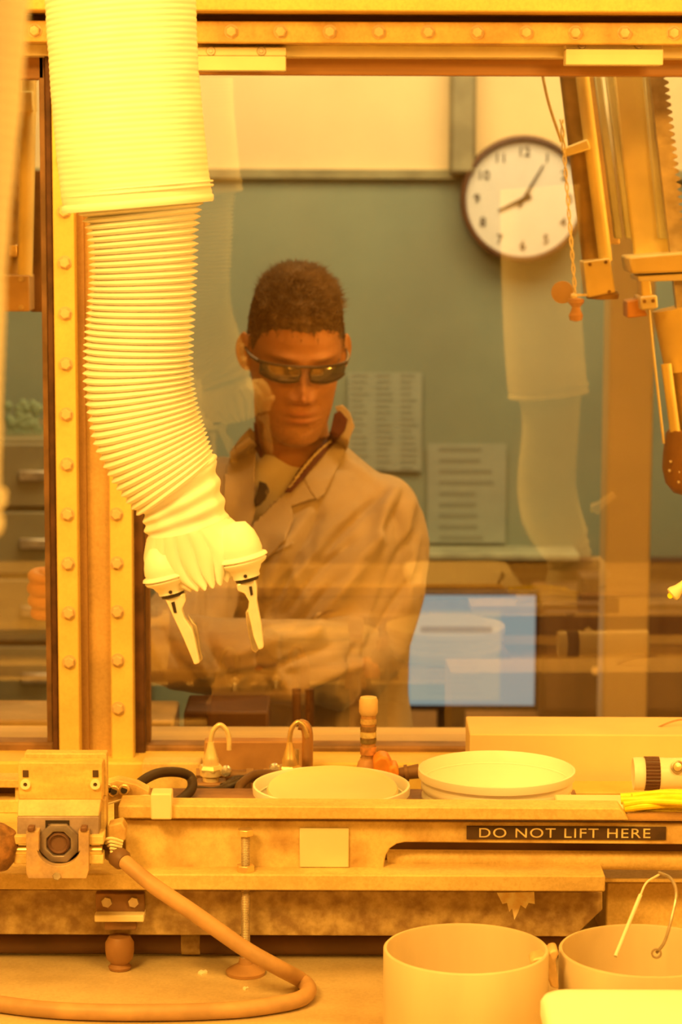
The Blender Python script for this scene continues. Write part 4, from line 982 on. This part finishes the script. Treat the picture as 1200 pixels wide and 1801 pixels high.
# bracket with ball foot
yb = 2.205
br = B().pbox(168, 1572, 254, 1612, yb, yb + .010).build('foot_bracket', brownsteel, st, bevel=.001)
B().pbox(166, 1610, 253, 1622, yb - .012, yb + .01).build('bracket_ledge', plate_m, br, bevel=.001)
B().pbox(184, 1622, 240, 1636, yb - .006, yb + .01).build('bracket_block', brownsteel, br, bevel=.001)
for x in (188, 235): B().lathe([(.0055, 0), (.005, -.003), (.0001, -.003)], W(x, 1586, yb), (0, 1, 0), 6).build('bracket_bolt', dullsteel, br)
xc = W(210, 1660, yb).x
B().lathe([(.0001, ZD + .0002), (.010, ZD + .0003), (.011, ZD + .003), (.008, ZD + .006), (.0125, ZD + .011), (.0135, ZD + .018), (.0135, ZD + .026), (.010, ZD + .032), (.0001, ZD + .034)], (xc, yb + .003, 0), (0, 0, 1), 28).build('ball_foot', mat('rust_brown_rubber', (0.32, 0.17, 0.07), 0.5, var=0.1), br)

# ------------------------------------------------------------------ carriage with ring socket at the left end
yc = 2.150
cg = empty('clamp_carriage', (W(104, 1540, yc).x, 2.17, ZF), 'blocky clamp carriage with octagonal ring socket at the left end of the stand', 'clamp carriage')
pb = lambda x0, y0_, x1, y1_, a_, b__, nm, m, par=cg, bev=.0012: B().pbox(x0, y0_, x1, y1_, a_, b__).build(nm, m, par, bevel=bev)
pb(43, 1325, 188, 1400, yc + .03, yc + .045, 'rear_plate', bench)
fp = pb(32, 1341, 180, 1407, yc + .012, yc + .030, 'front_plate', mat('stained_plate_paint', (0.80, 0.60, 0.22), 0.45, ns=45, col2=(0.66, 0.46, 0.17), bump=.06, stretch=(.5, 1, 2), grain=0.13))
for x in (45, 168):
    pb(x - 5, 1355, x + 5, 1367, yc + .0112, yc + .0125, 'adjustment_slot', sign_m, fp, 0)
    c_ = W(x, 1379, yc + .012)
    sc = B().lathe([(.0048, 0), (.0045, -.003), (.0020, -.003), (.0018, -.0012), (.0001, -.0012)], c_, (0, 1, 0), 24).build('cap_screw', plate_m, fp)
    B().cyl(c_ + Vector((0, -.0012, 0)), c_ + Vector((0, -.0016, 0)), .0017, None, 6).build('hex_socket', sign_m, sc)
# sloped shoulder
a0, a1 = W(32, 1406, yc + .012), W(178, 1406, yc + .012); b0, b1 = W(30, 1436, yc), W(174, 1436, yc)
B().add([a0, a1, b1, b0, a0 + Vector((0, .03, 0)), a1 + Vector((0, .03, 0)), b1 + Vector((0, .042, 0)), b0 + Vector((0, .042, 0))],
        [(0, 1, 2, 3), (4, 7, 6, 5), (0, 4, 5, 1), (1, 5, 6, 2), (2, 6, 7, 3), (3, 7, 4, 0)]).build('shoulder_block', mat('amber_worn_block', (0.72, 0.55, 0.30), 0.45, var=0.08, ns=40, grain=0.13), cg, bevel=.001)
mv = B().pprism([(30,1436),(174,1436),(174,1478),(150,1480),(150,1500),(56,1500),(56,1480),(30,1478)], yc, yc + .042).build('clamp_block', purple_m, cg, bevel=.0012)
pb(80, 1443, 122, 1462, yc - .0006, yc + .004, 'square_window', black_m, mv, 0)
pb(84, 1449, 118, 1459, yc - .001, yc + .003, 'window_insert', mat('dark_brown_insert', (0.16, 0.08, 0.05), 0.4), mv, .0008)
# yoke
yk = [(46,1462),(68,1462),(68,1498)] + [(103 + 38 * math.cos(t), 1492 + 32 * math.sin(t)) for t in np.linspace(PI * .96, PI * .04, 14)] + [(138,1498),(138,1462),(156,1462),(156,1530),(152,1545),(50,1545),(46,1535)]
B().pprism(yk, yc - .012, yc + .012).build('yoke', mat('worn_mauve_yoke', (0.58, 0.42, 0.24), 0.45, ns=40, col2=(0.40, 0.29, 0.22), grain=0.13), cg, bevel=.0012)
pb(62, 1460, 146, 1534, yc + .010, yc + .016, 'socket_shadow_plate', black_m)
rc = W(103, 1484, yc - .004)
B().lathe([(.0165, 0), (.0190, .001), (.0195, .004), (.0195, .010), (.0120, .010), (.0112, .002), (.0125, -.001)], rc, (0, 1, 0), 8, close=True, ref=(math.cos(PI / 8), 0, math.sin(PI / 8))).build('octagon_ring', ring_m, cg, bevel=.0008)
B().lathe([(.0105, .002), (.0085, -.001), (.0070, .002), (.0068, .008), (.0001, .009)], rc, (0, 1, 0), 32).build('socket_cup', mat('brown_socket', (0.20, 0.11, 0.08), 0.35), cg)
B().cyl(rc + Vector((0, .0095, 0)), rc + Vector((0, .004, 0)), .0035, .003, 6).build('socket_pin', mat('dark_pin', (0.10, 0.05, 0.04), 0.35), cg)
for s_, xx in ((-1, 40), (1, 168)):
    cl_ = pb(xx - 16, 1470, xx + 14, 1486, yc - .006, yc + .02, 'side_clamp', paint_dirty)
    B().cyl(W(xx - 14, 1496, yc), W(xx + 12, 1496, yc), .0048, None, 16).build('clamp_pin', brass, cl_)
    pb(xx - 16, 1503, xx + 14, 1520, yc - .004, yc + .02, 'clamp_foot', paint_dirty)
for x in (54, 147): pb(x - 6, 1455, x + 6, 1463, yc - .014, yc - .004, 'yoke_cap', mat('dark_cap_%d' % x, (0.2, 0.1, 0.06), 0.4) if x == 54 else MATS['dark_cap_54'], cg, .001)
B().cyl(W(100, 1541, yc - .012), W(100, 1541, yc - .015), .004, .0035, 6).build('yoke_screw', dullsteel, cg)
pb(176, 1405, 186, 1500, yc + .02, yc + .045, 'guide_strip', paint_dirty)
# dark knob at the left edge
kn = B().lathe([(.0001, 0), (.014, .002), (.020, .010), (.022, .024), (.019, .036), (.010, .042), (.0001, .043)], W(-12, 1530, 2.15), (0.05, 0, 1), 24).build('grip_knob', mat('dark_scuffed_knob', (0.14, 0.07, 0.03), 0.5, ns=90, col2=(0.35, 0.18, 0.07), bump=.3, bs=200))
tag(kn, 'dark scuffed knob cut by the left edge beside the clamp carriage', 'knob')
# rear cross rail at left
rr_ = empty('cross_rail', (W(20, 1470, 2.40).x, 2.42, ZF), 'pale cross rail with short posts behind the clamp carriage at far left', 'rail')
B().box((XL, 2.40, zl(1388, 2.40)), (W(62, 0, 2.40).x, 2.43, zl(1374, 2.40))).build('upper_bar', bench, rr_, bevel=.001)
B().box((XL, 2.40, ZF), (W(62, 0, 2.40).x, 2.43, zl(1410, 2.40))).build('lower_bar', paint_dirty, rr_, bevel=.001)
for x in (8, 56): B().box((W(x - 3, 0, 2.4).x, 2.405, zl(1410, 2.40)), (W(x + 4, 0, 2.4).x, 2.425, zl(1388, 2.40))).build('short_post', bench, rr_)
B().box((XL, 2.431, zl(1412, 2.40)), (W(62, 0, 2.40).x, 2.44, zl(1386, 2.40))).build('dark_back', brownsteel, rr_)

# linkage between carriage and rail
lk = empty('linkage', (W(230, 1400, 2.26).x, 2.27, ZF), 'small jointed metal linkage between the clamp carriage and the top rail', 'linkage')
B().pprism([(186,1378),(206,1372),(240,1380),(262,1392),(262,1406),(224,1404),(190,1416)], 2.25, 2.27).build('link_plate', paint_dirty, lk, bevel=.001)
for x, y_ in ((200, 1392), (218, 1390), (188, 1388)):
    B().lathe([(.0045, 0), (.0055, .001), (.0055, .004), (.0001, .004)], W(x, y_, 2.243), (0, 1, 0), 20).build('pivot', brass, lk); B().cyl(W(x, y_, 2.2435), W(x, y_, 2.2425), .0032, None, 16).build('pivot_hole', black_m, lk)
B().tube([W(190, 1414, 2.24), W(225, 1404, 2.24), W(262, 1400, 2.24), W(275, 1410, 2.24)], .0012, 6).build('link_wire', plate_m, lk)
B().box((W(188, 0, 2.255).x, 2.255, ZF), (W(214, 0, 2.255).x, 2.275, zl(1408, 2.255))).build('link_post', mottle, lk)
# cable with gland
cbl = empty('cable', Wz(400, 1745, ZD), 'thick tan cable curving down from the carriage and looping over the worktop', 'cable')
dz = lambda x, y_: Wz(x, y_, ZD + .0078)
B().tube([W(196, 1498, 2.17), W(215, 1512, 2.155), W(268, 1556, 2.14), W(340, 1605, 2.13), W(430, 1668, 2.12), W(490, 1702, 2.125), dz(530, 1724), dz(543, 1741), dz(528, 1757), dz(480, 1768), dz(400, 1777), dz(250, 1781), dz(100, 1777), dz(-20, 1763), dz(-160, 1740)], [.0062, .0068, .0072] + [.0074] * 12, 18, 10).build('cable_jacket', cable_m, cbl)
B().lathe([(.0001, 0), (.007, .0), (.0095, .004), (.0095, .012), (.0075, .016), (.0085, .02), (.0085, .026), (.0001, .026)], W(219, 1516, 2.152), (W(178, 1484, 2.18) - W(219, 1516, 2.152)).normalized(), 20).build('cable_gland', mat('dark_gland', (0.18, 0.10, 0.05), 0.5), cbl)
B().pprism([(190,1452),(214,1446),(221,1458),(221,1478),(206,1484),(190,1480)], 2.165, 2.185).build('cable_clamp', paint_dirty, cbl, bevel=.0015)
for k in range(5): B().tube([W(182 + k * 4, 1478 + k * 5, 2.16), W(196, 1474 + k * 6, 2.155), W(216 - k, 1480 + k * 5, 2.16)], .0013, 6).build('tie_strand', plate_m, cbl)

# ------------------------------------------------------------------ valves, hoses and fittings behind the rail
yv = 2.66
vp = B().box((W(355, 0, 2.69).x, 2.68, ZD), (W(546, 0, 2.69).x, 2.70, zl(1301, 2.69))).build('backing_plate', mat('brown_stained_plate', (0.50, 0.30, 0.14), 0.5, ns=12, col2=(0.34, 0.18, 0.08)), bevel=.002)
tag(vp, 'brown stained plate standing against the window behind the two hooked tubes', 'plate')
hdl = (375, 1275, 'pale hooked tube valve in front of the stained plate, left of the pair', brass)
def hook_valve(x, top, end, m, label, wd, y=2.60):
    g = empty('hooked_tube_valve', W(x, 1372, y), label, 'valve', 'hooked tube valves')
    k = wd / 2
    B().tube([W(x, 1320, y), W(x, top + 26, y), W(x + k * .3, top + 9, y), W(x + k, top, y), W(x + 2 * k - k * .3, top + 9, y), W(x + 2 * k, top + 26, y), W(x + 2 * k, end, y)], .0027, 14, 8).build('hooked_tube', m, g)
    z = lambda py: zl(py, y)
    c0 = W(x, 1300, y)
    pr = [(.0001, z(1376)), (.009, z(1376)), (.009, z(1366)), (.012, z(1364)), (.012, z(1354)), (.0085, z(1350)), (.0085, z(1336)), (.0075, z(1332)), (.004, z(1312)), (.0035, z(1306)), (.0001, z(1306))]
    B().lathe(pr, (c0.x, c0.y, 0), (0, 0, 1), 24).build('fitting', m, g)
    B().lathe([(.0132, z(1356)), (.0140, z(1352)), (.0120, z(1346)), (.0001, z(1346))], (c0.x, c0.y, 0), (0, 0, 1), 6).build('hex_collar', m, g)
    B().box((c0.x - .016, y - .012, ZD), (c0.x + .016, y + .014, z(1374))).build('valve_body', brownsteel, g, bevel=.002)
    return g
hook_valve(371, 1275, 1319, mat('pale_brass', (0.90, 0.76, 0.46), 0.3, 0.3, var=0.08, ns=60), 'slender pale hooked tube on a brass fitting, left of the pair by the window', 32)
hook_valve(510, 1270, 1290, brass, 'brass hooked tube joining a thick copper pipe, right of the pair by the window', 30)
cp_ = B().tube([W(526, 1274, 2.63), W(536, 1277, 2.63), W(541, 1292, 2.63), W(541, 1330, 2.63), W(541, 1420, 2.63)], .0062, 18, 8)
o = cp_.build('copper_pipe', copper); tag(o, 'thick vertical copper pipe bent over at the top beside the right hooked tube', 'pipe')
B_ = B().cyl((W(522, 0, 2.60).x, 2.6, ZD), W(522, 1318, 2.60), .003, None, 14)
o = B_.build('thin_rod', brass); tag(o, 'short thin brass rod between the hooked tube and the copper pipe', 'rod')
def hose(name, pts, r, m, label, n=14):
    o = B().tube([W(*p) for p in pts], r, n, 8).build(name, m); tag(o, label, 'hose'); return o
hose('rubber_hose', [(236, 1392, 2.40), (250, 1374, 2.42), (278, 1360, 2.45), (312, 1358, 2.47), (334, 1366, 2.48), (338, 1384, 2.47), (326, 1400, 2.45), (300, 1418, 2.42)], .0052, black_soft, 'black rubber hose arching up beside the mullion foot')
hose('rubber_hose', [(308, 1416, 2.50), (322, 1400, 2.52), (345, 1390, 2.53), (375, 1392, 2.54), (400, 1384, 2.55), (425, 1374, 2.55)], .0048, black_soft, 'black rubber hose crossing low in front of the left valve')
hose('rubber_hose', [(408, 1412, 2.52), (418, 1396, 2.53), (424, 1380, 2.54), (446, 1364, 2.56), (480, 1362, 2.57), (512, 1368, 2.57)], .0050, mat('brown_rubber_hose', (0.16, 0.09, 0.045), 0.5, var=0.2), 'brown hose bending up and right between the two hooked valves')
hose('rubber_hose', [(392, 1384, 2.56), (404, 1378, 2.57), (412, 1372, 2.58), (430, 1370, 2.58)], .0045, black_soft, 'short black hose stub between the two hooked valves')
mf = empty('manifold', W(440, 1370, 2.60), 'dark pipe manifold with hex joints running between the two hooked valves', 'manifold')
B().cyl(W(352, 1364, 2.64), W(552, 1364, 2.64), .0065, None, 20).build('manifold_pipe', brownsteel, mf)
for x in (352, 392, 440, 470, 500, 534): B().lathe([(.0001, -.004), (.0092, -.004), (.0092, .004), (.0001, .004)], W(x, 1364, 2.64), (1, 0, 0), 6).build('hex_joint', mat('dark_joint', (0.28, 0.17, 0.09), 0.4, 0.3) if x == 352 else MATS['dark_joint'], mf)
for x in (368, 432, 520): B().cyl(W(x, 1366, 2.63), Vector((W(x, 1366, 2.63).x, 2.63, ZD)), .006, None, 16).build('drop_pipe', brownsteel, mf)
for x in (398, 483): B().lathe([(.0001, -.010), (.005, -.009), (.0065, -.004), (.005, 0), (.003, .002), (.003, .03)], W(x, 1356 if x < 450 else 1352, 2.585), (0, 1, -.15), 24).build('small_knob', chrome, mf)
# banded stem
sm_ = empty('banded_stem', W(648, 1372, 2.58), 'upright capped stem with colour bands standing beside the orange valve', 'valve stem')
zz = lambda py: zl(py, 2.58); c0 = W(648, 1300, 2.58); ax0 = (c0.x, c0.y, 0)
B().lathe([(.0001, zz(1258)), (.0085, zz(1257)), (.0102, zz(1252)), (.0102, zz(1232)), (.0088, zz(1226)), (.0001, zz(1224))], ax0, (0, 0, 1), 28).build('cap', mat('pale_orange_cap', (0.88, 0.68, 0.38), 0.45, var=0.06, ns=60, bump=.1), sm_)
B().lathe([(.0001, ZD), (.0078, ZD), (.0078, zz(1256)), (.0001, zz(1256))], ax0, (0, 0, 1), 24).build('stem', mat('orange_stem', (0.70, 0.42, 0.18), 0.4, ns=90, col2=(0.45, 0.25, 0.10)), sm_)
for a_, b__, c_ in ((1263, 1272, (0.75, 0.55, 0.25)), (1276, 1284, (0.35, 0.22, 0.10)), (1286, 1296, (0.85, 0.72, 0.35)), (1298, 1306, (0.28, 0.22, 0.10)), (1312, 1326, (0.75, 0.38, 0.15)), (1332, 1340, (0.80, 0.50, 0.22))):
    B().lathe([(.0085, zz(b__)), (.0088, zz(b__)), (.0088, zz(a_)), (.0085, zz(a_))], ax0, (0, 0, 1), 24, close=True).build('band', mat('band_%d' % a_, c_, 0.4, var=.15, ns=150), sm_)
B().lathe([(.0001, zz(1372)), (.014, zz(1370)), (.014, zz(1360)), (.011, zz(1340)), (.0085, zz(1334)), (.0001, zz(1334))], ax0, (0, 0, 1), 24).build('stem_base', mat('orange_brown_base', (0.72, 0.42, 0.20), 0.45), sm_)
ov = empty('orange_valve', W(680, 1368, 2.56), 'orange plastic tap body between the banded stem and the right tub', 'valve')
B().pprism([(656,1340),(668,1330),(682,1332),(690,1346),(688,1368),(658,1366)], 2.545, 2.575).build('tap_body', orange_m, ov, bevel=.003, seg=3)
B().pprism([(684,1350),(697,1346),(703,1360),(699,1372),(682,1372)], 2.54, 2.57).build('tap_lever', orange_m, ov, bevel=.003, seg=3)
B().cyl(W(700, 1362, 2.56), W(738, 1356, 2.56), .0065, .008, 20).cyl(W(712, 1360, 2.56), W(718, 1359, 2.56), .009, None, 12).build('ribbed_connector', brownsteel, ov)
B().box((W(660, 0, 2.56).x, 2.55, ZD), (W(690, 0, 2.56).x, 2.57, zl(1366, 2.56))).build('tap_foot', brownsteel, ov)

# ------------------------------------------------------------------ tubs, lid, torch, ties
def tub(px, py, y, rad, label, h_ridge, name='plastic_tub'):
    c = W(px, py, y); zt_ = c.z; z0_ = ZF + .0005; H = zt_ - z0_
    pr = [(.0001, 0), (rad * .86, 0), (rad * .89, .003)]
    for k in h_ridge: pr += [(rad * (.90 + .05 * k), H * k - .006), (rad * (.945 + .035 * k), H * k - .003), (rad * (.945 + .035 * k), H * k + .001), (rad * (.90 + .05 * k), H * k + .004)]
    pr += [(rad * .955, H - .010), (rad, H - .008), (rad * 1.005, H - .003), (rad, H), (rad * .975, H + .0005), (rad * .955, H - .001), (rad * .94, H - .012), (rad * .84, .004), (.0001, .003)]
    o = B().lathe(pr, (c.x, c.y, z0_), (0, 0, 1), 96).build(name, tub_m, smooth=50); tag(o, label, 'tub'); return o
t1 = tub(874, 1352, 2.42, .0795, 'round white plastic tub with stacked rims, right of the two', (0.35, 0.62))
t2_ = tub(583, 1380, 2.40, .0790, 'low round white plastic tub holding a leaning lid, left of the two', (0.5,))
lc = W(585, 1420, 2.375)
ld = B().lathe([(.0001, -.0008), (.056, -.0008), (.0625, -.003), (.065, -.003), (.066, .0), (.0645, .003), (.060, .002), (.056, .0008), (.0001, .0008)], (lc.x, 2.39, 1.0415), (0, -.10, .995), 96).build('lid', tubin_m, smooth=50)
tag(ld, 'cream disc lid leaning inside the left white tub', 'lid')
bx = B().box((W(842, 0, 2.60).x, 2.61, ZD), (0.60, 2.70, zl(1294, 2.60))).build('pale_box', mat('pale_card_box', (0.88, 0.72, 0.42), 0.6, var=0.04, ns=8), bevel=.0015); tag(bx, 'long pale cream box lying along the window sill behind the torch', 'box')
sv = B().box((W(1008, 0, 2.5).x, 2.545, ZD), (0.60, 2.595, zl(1385, 2.56))).build('low_block', paint, bevel=.002); tag(sv, 'low cream block in front of the long pale box', 'block')
yf = 2.47; zc_ = zl(1359, yf); tc_ = (W(1114, 1358, yf).x, yf, zc_)
tl = empty('torch', (W(1160, 1358, yf).x, yf, ZF), 'white torch with dark ribbed collar lying on its side at the right edge', 'torch')
R_ = .0172
B().lathe([(.0001, .002), (R_ * .8, .001), (R_ * .95, 0), (R_, .002), (R_, .010), (R_ * .96, .011), (R_ * .96, .030), (R_ * .93, .034), (R_ * .93, .12), (.0001, .12)], tc_, (1, 0, 0.02), 40).build('torch_body', white_m, tl)
rb = []
for k in range(28):
    rb += [1.03, 1.03, .98]
b = B(); n_ = len(rb)
for x_ in (.0115, .0265):
    for k in range(n_):
        q = 2 * PI * k / n_; b.v.append(Vector((tc_[0] + x_, tc_[1] + math.cos(q) * R_ * rb[k], tc_[2] + .0004 + math.sin(q) * R_ * rb[k])))
b.f = [(k, (k + 1) % n_, (k + 1) % n_ + n_, k + n_) for k in range(n_)] + [tuple(range(n_)), tuple(reversed(range(n_, 2 * n_)))]
b.build('ribbed_collar', mat('dark_brown_collar', (0.12, 0.055, 0.03), 0.4), tl)
ec = W(1192, 1349, yf - R_ * .93); 
B().lathe([(.0068, .002), (.0068, -.002), (.0050, -.003), (.0048, .0)], ec, (0, 1, -.3), 28, close=True).build('switch_ring', dullsteel, tl)
B().lathe([(.0048, .001), (.0044, -.0015), (.0001, -.002)], ec, (0, 1, -.3), 24).build('switch_button', brass, tl)
for i in range(9):
    y_ = 1401 + (i % 4) * 7; x0_ = 1092 + (i * 37) % 23
    z_ = W(600, 1428, 2.235).z + .0035 + (i % 3) * .004
    p = Wz(x0_, y_, z_); 
    o = B().tube([p, p + Vector((.022, .004 * math.sin(i), .002)), p + Vector((.05, .006 * math.cos(i), .003)), p + Vector((.085, .003, .0))], .0030 + .0006 * (i % 2), 10, 5)
    if i == 0: ty = o
    else: ty.add(o.v, o.f)
o = ty.build('yellow_cord', yellow_m); tag(o, 'bundle of bright yellow cord lying in front of the torch', 'cord'); o['kind'] = 'stuff'
wl = B().tube([W(1140, 1291, 2.65), W(1165, 1276, 2.65), W(1195, 1266, 2.65), W(1240, 1262, 2.65)], .0011, 8, 6).build('bare_wire', cable_m); tag(wl, 'thin brown wire rising over the pale box at the right edge', 'wire')

# ------------------------------------------------------------------ vessels and bin in the foreground
def vessel(px, py, y, rad_px, label):
    c = W(px, py, y); r = rad_px * y / F * 1.01; H = c.z - ZD - .0005
    o = B().lathe([(.0001, 0), (r * .97, 0), (r, .003), (r, H - .001), (r - .001, H), (r - .0028, H), (r - .0035, H - .002), (r - .0035, .004), (.0001, .004)], (c.x, c.y, ZD + .0005), (0, 0, 1), 96).build('open_vessel', beaker_m, smooth=50)
    tag(o, label, 'vessel'); return o, c, r
v1, c1, r1 = vessel(820, 1667, 2.02, 149, 'hazy round open vessel without a handle in the foreground')
v2, c2, r2 = vessel(1135, 1670, 2.045, 155, 'hazy round open vessel with wire handle and clip behind the white bin')
wv = B().tube([W(1155, 1676, 1.975), W(1170, 1655, 1.975), W(1183, 1610, 1.98), W(1190, 1570, 1.99), W(1180, 1545, 2.02), W(1160, 1535, 2.05)], .0014, 8, 8)
wo = wv.build('wire_handle', dullsteel, None); wo.parent = v2; wo.location = ORG[wo] - ORG[v2]
lp = B().lathe([(.0030, -.001), (.0045, -.001), (.0045, .001), (.0030, .001)], W(1155, 1677, 1.972), (0, 1, 0), 16, close=True).build('handle_eye', dullsteel, None); lp.parent = v2; lp.location = ORG[lp] - ORG[v2]
stw = B().cyl(W(1083, 1682, 2.02), W(1127, 1574, 2.06), .0018, None, 10).tube([W(1127, 1574, 2.06), W(1138, 1552, 2.07), W(1160, 1538, 2.09)], .0009, 8, 5).build('white_straw', white_m); tag(stw, 'thin white straw leaning out of the vessel with the wire handle', 'straw')
cl2 = B().pprism([(932,1694),(938,1686),(962,1682),(968,1672),(980,1670),(984,1678),(978,1690),(984,1740),(970,1738),(962,1716),(944,1722),(946,1704),(937,1706)], 2.012, 2.034).build('rim_clip', mat('tan_metal_clip', (0.78, 0.58, 0.32), 0.4, 0.2, var=.1, ns=60), None, bevel=.002)
cl2.parent = v2; cl2.location = ORG[cl2] - ORG[v2]
zb_ = W(1080, 1738, 1.86).z; xb0 = W(952, 1740, 1.86).x
bn = empty('white_bin', (xb0 + .12, 1.74, ZD), 'bright white rounded plastic bin in the bottom right corner', 'bin')
def rrect(x0, x1, y0_, y1_, r, n_=8):
    out = []
    for cx_, cy_, a0_ in ((x1 - r, y1_ - r, 0), (x0 + r, y1_ - r, PI / 2), (x0 + r, y0_ + r, PI), (x1 - r, y0_ + r, 3 * PI / 2)):
        for k in range(n_ + 1): out.append((cx_ + r * math.cos(a0_ + PI / 2 * k / n_), cy_ + r * math.sin(a0_ + PI / 2 * k / n_)))
    return out
b = B(); lev = [(ZD + .0003, .010), (ZD + .003, .006), (zb_ - .016, .003), (zb_ - .015, -.002), (zb_ - .005, -.002), (zb_ - .001, .0), (zb_, .004), (zb_ + .0005, .012)]
rings = [rrect(xb0 + i_, xb0 + .17 - i_, 1.62 + i_, 1.86 - i_, .022) for _, i_ in lev]; n_ = len(rings[0])
for (z_, _), rg_ in zip(lev, rings): b.v += [Vector((x, y_, z_)) for x, y_ in rg_]
for j in range(len(lev) - 1):
    for i in range(n_): b.f.append((j * n_ + i, j * n_ + (i + 1) % n_, (j + 1) * n_ + (i + 1) % n_, (j + 1) * n_ + i))
b.f.append(tuple(range(n_))); b.f.append(tuple(range((len(lev) - 1) * n_, len(lev) * n_)))
b.build('bin_body', tub_m, bn, smooth=50)
# flakes on the worktop
fl = mat('white_flake', (0.92, 0.88, 0.72), 0.6, var=0)
for x, y_, s_, lb_ in ((214, 1695, 7, 'small white flake on the worktop below the ball foot'), (356, 1710, 8, 'small white flake on the worktop between ball foot and screw foot'), (432, 1738, 5, 'faint pale flake on the worktop inside the cable loop')):
    p = Wz(x, y_, ZD + .0008); k_ = s_ * .0005; b = B()
    ou = [(-1, -.2), (-.4, .7), (.2, .4), (.7, .9), (1.2, 0), (.4, -.4), (0, -.9), (-.5, -.5)]
    b.add([p + Vector((a_ * k_, c_ * k_ * 2, random.uniform(0, .001))) for a_, c_ in ou] + [p + Vector((a_ * k_, c_ * k_ * 2, -.0008)) for a_, c_ in ou],
          [tuple(range(8)), tuple(reversed(range(8, 16)))] + [(i, (i + 1) % 8, (i + 1) % 8 + 8, i + 8) for i in range(8)])
    o = b.build('flake', fl); tag(o, lb_, 'flake', 'flakes on the worktop')
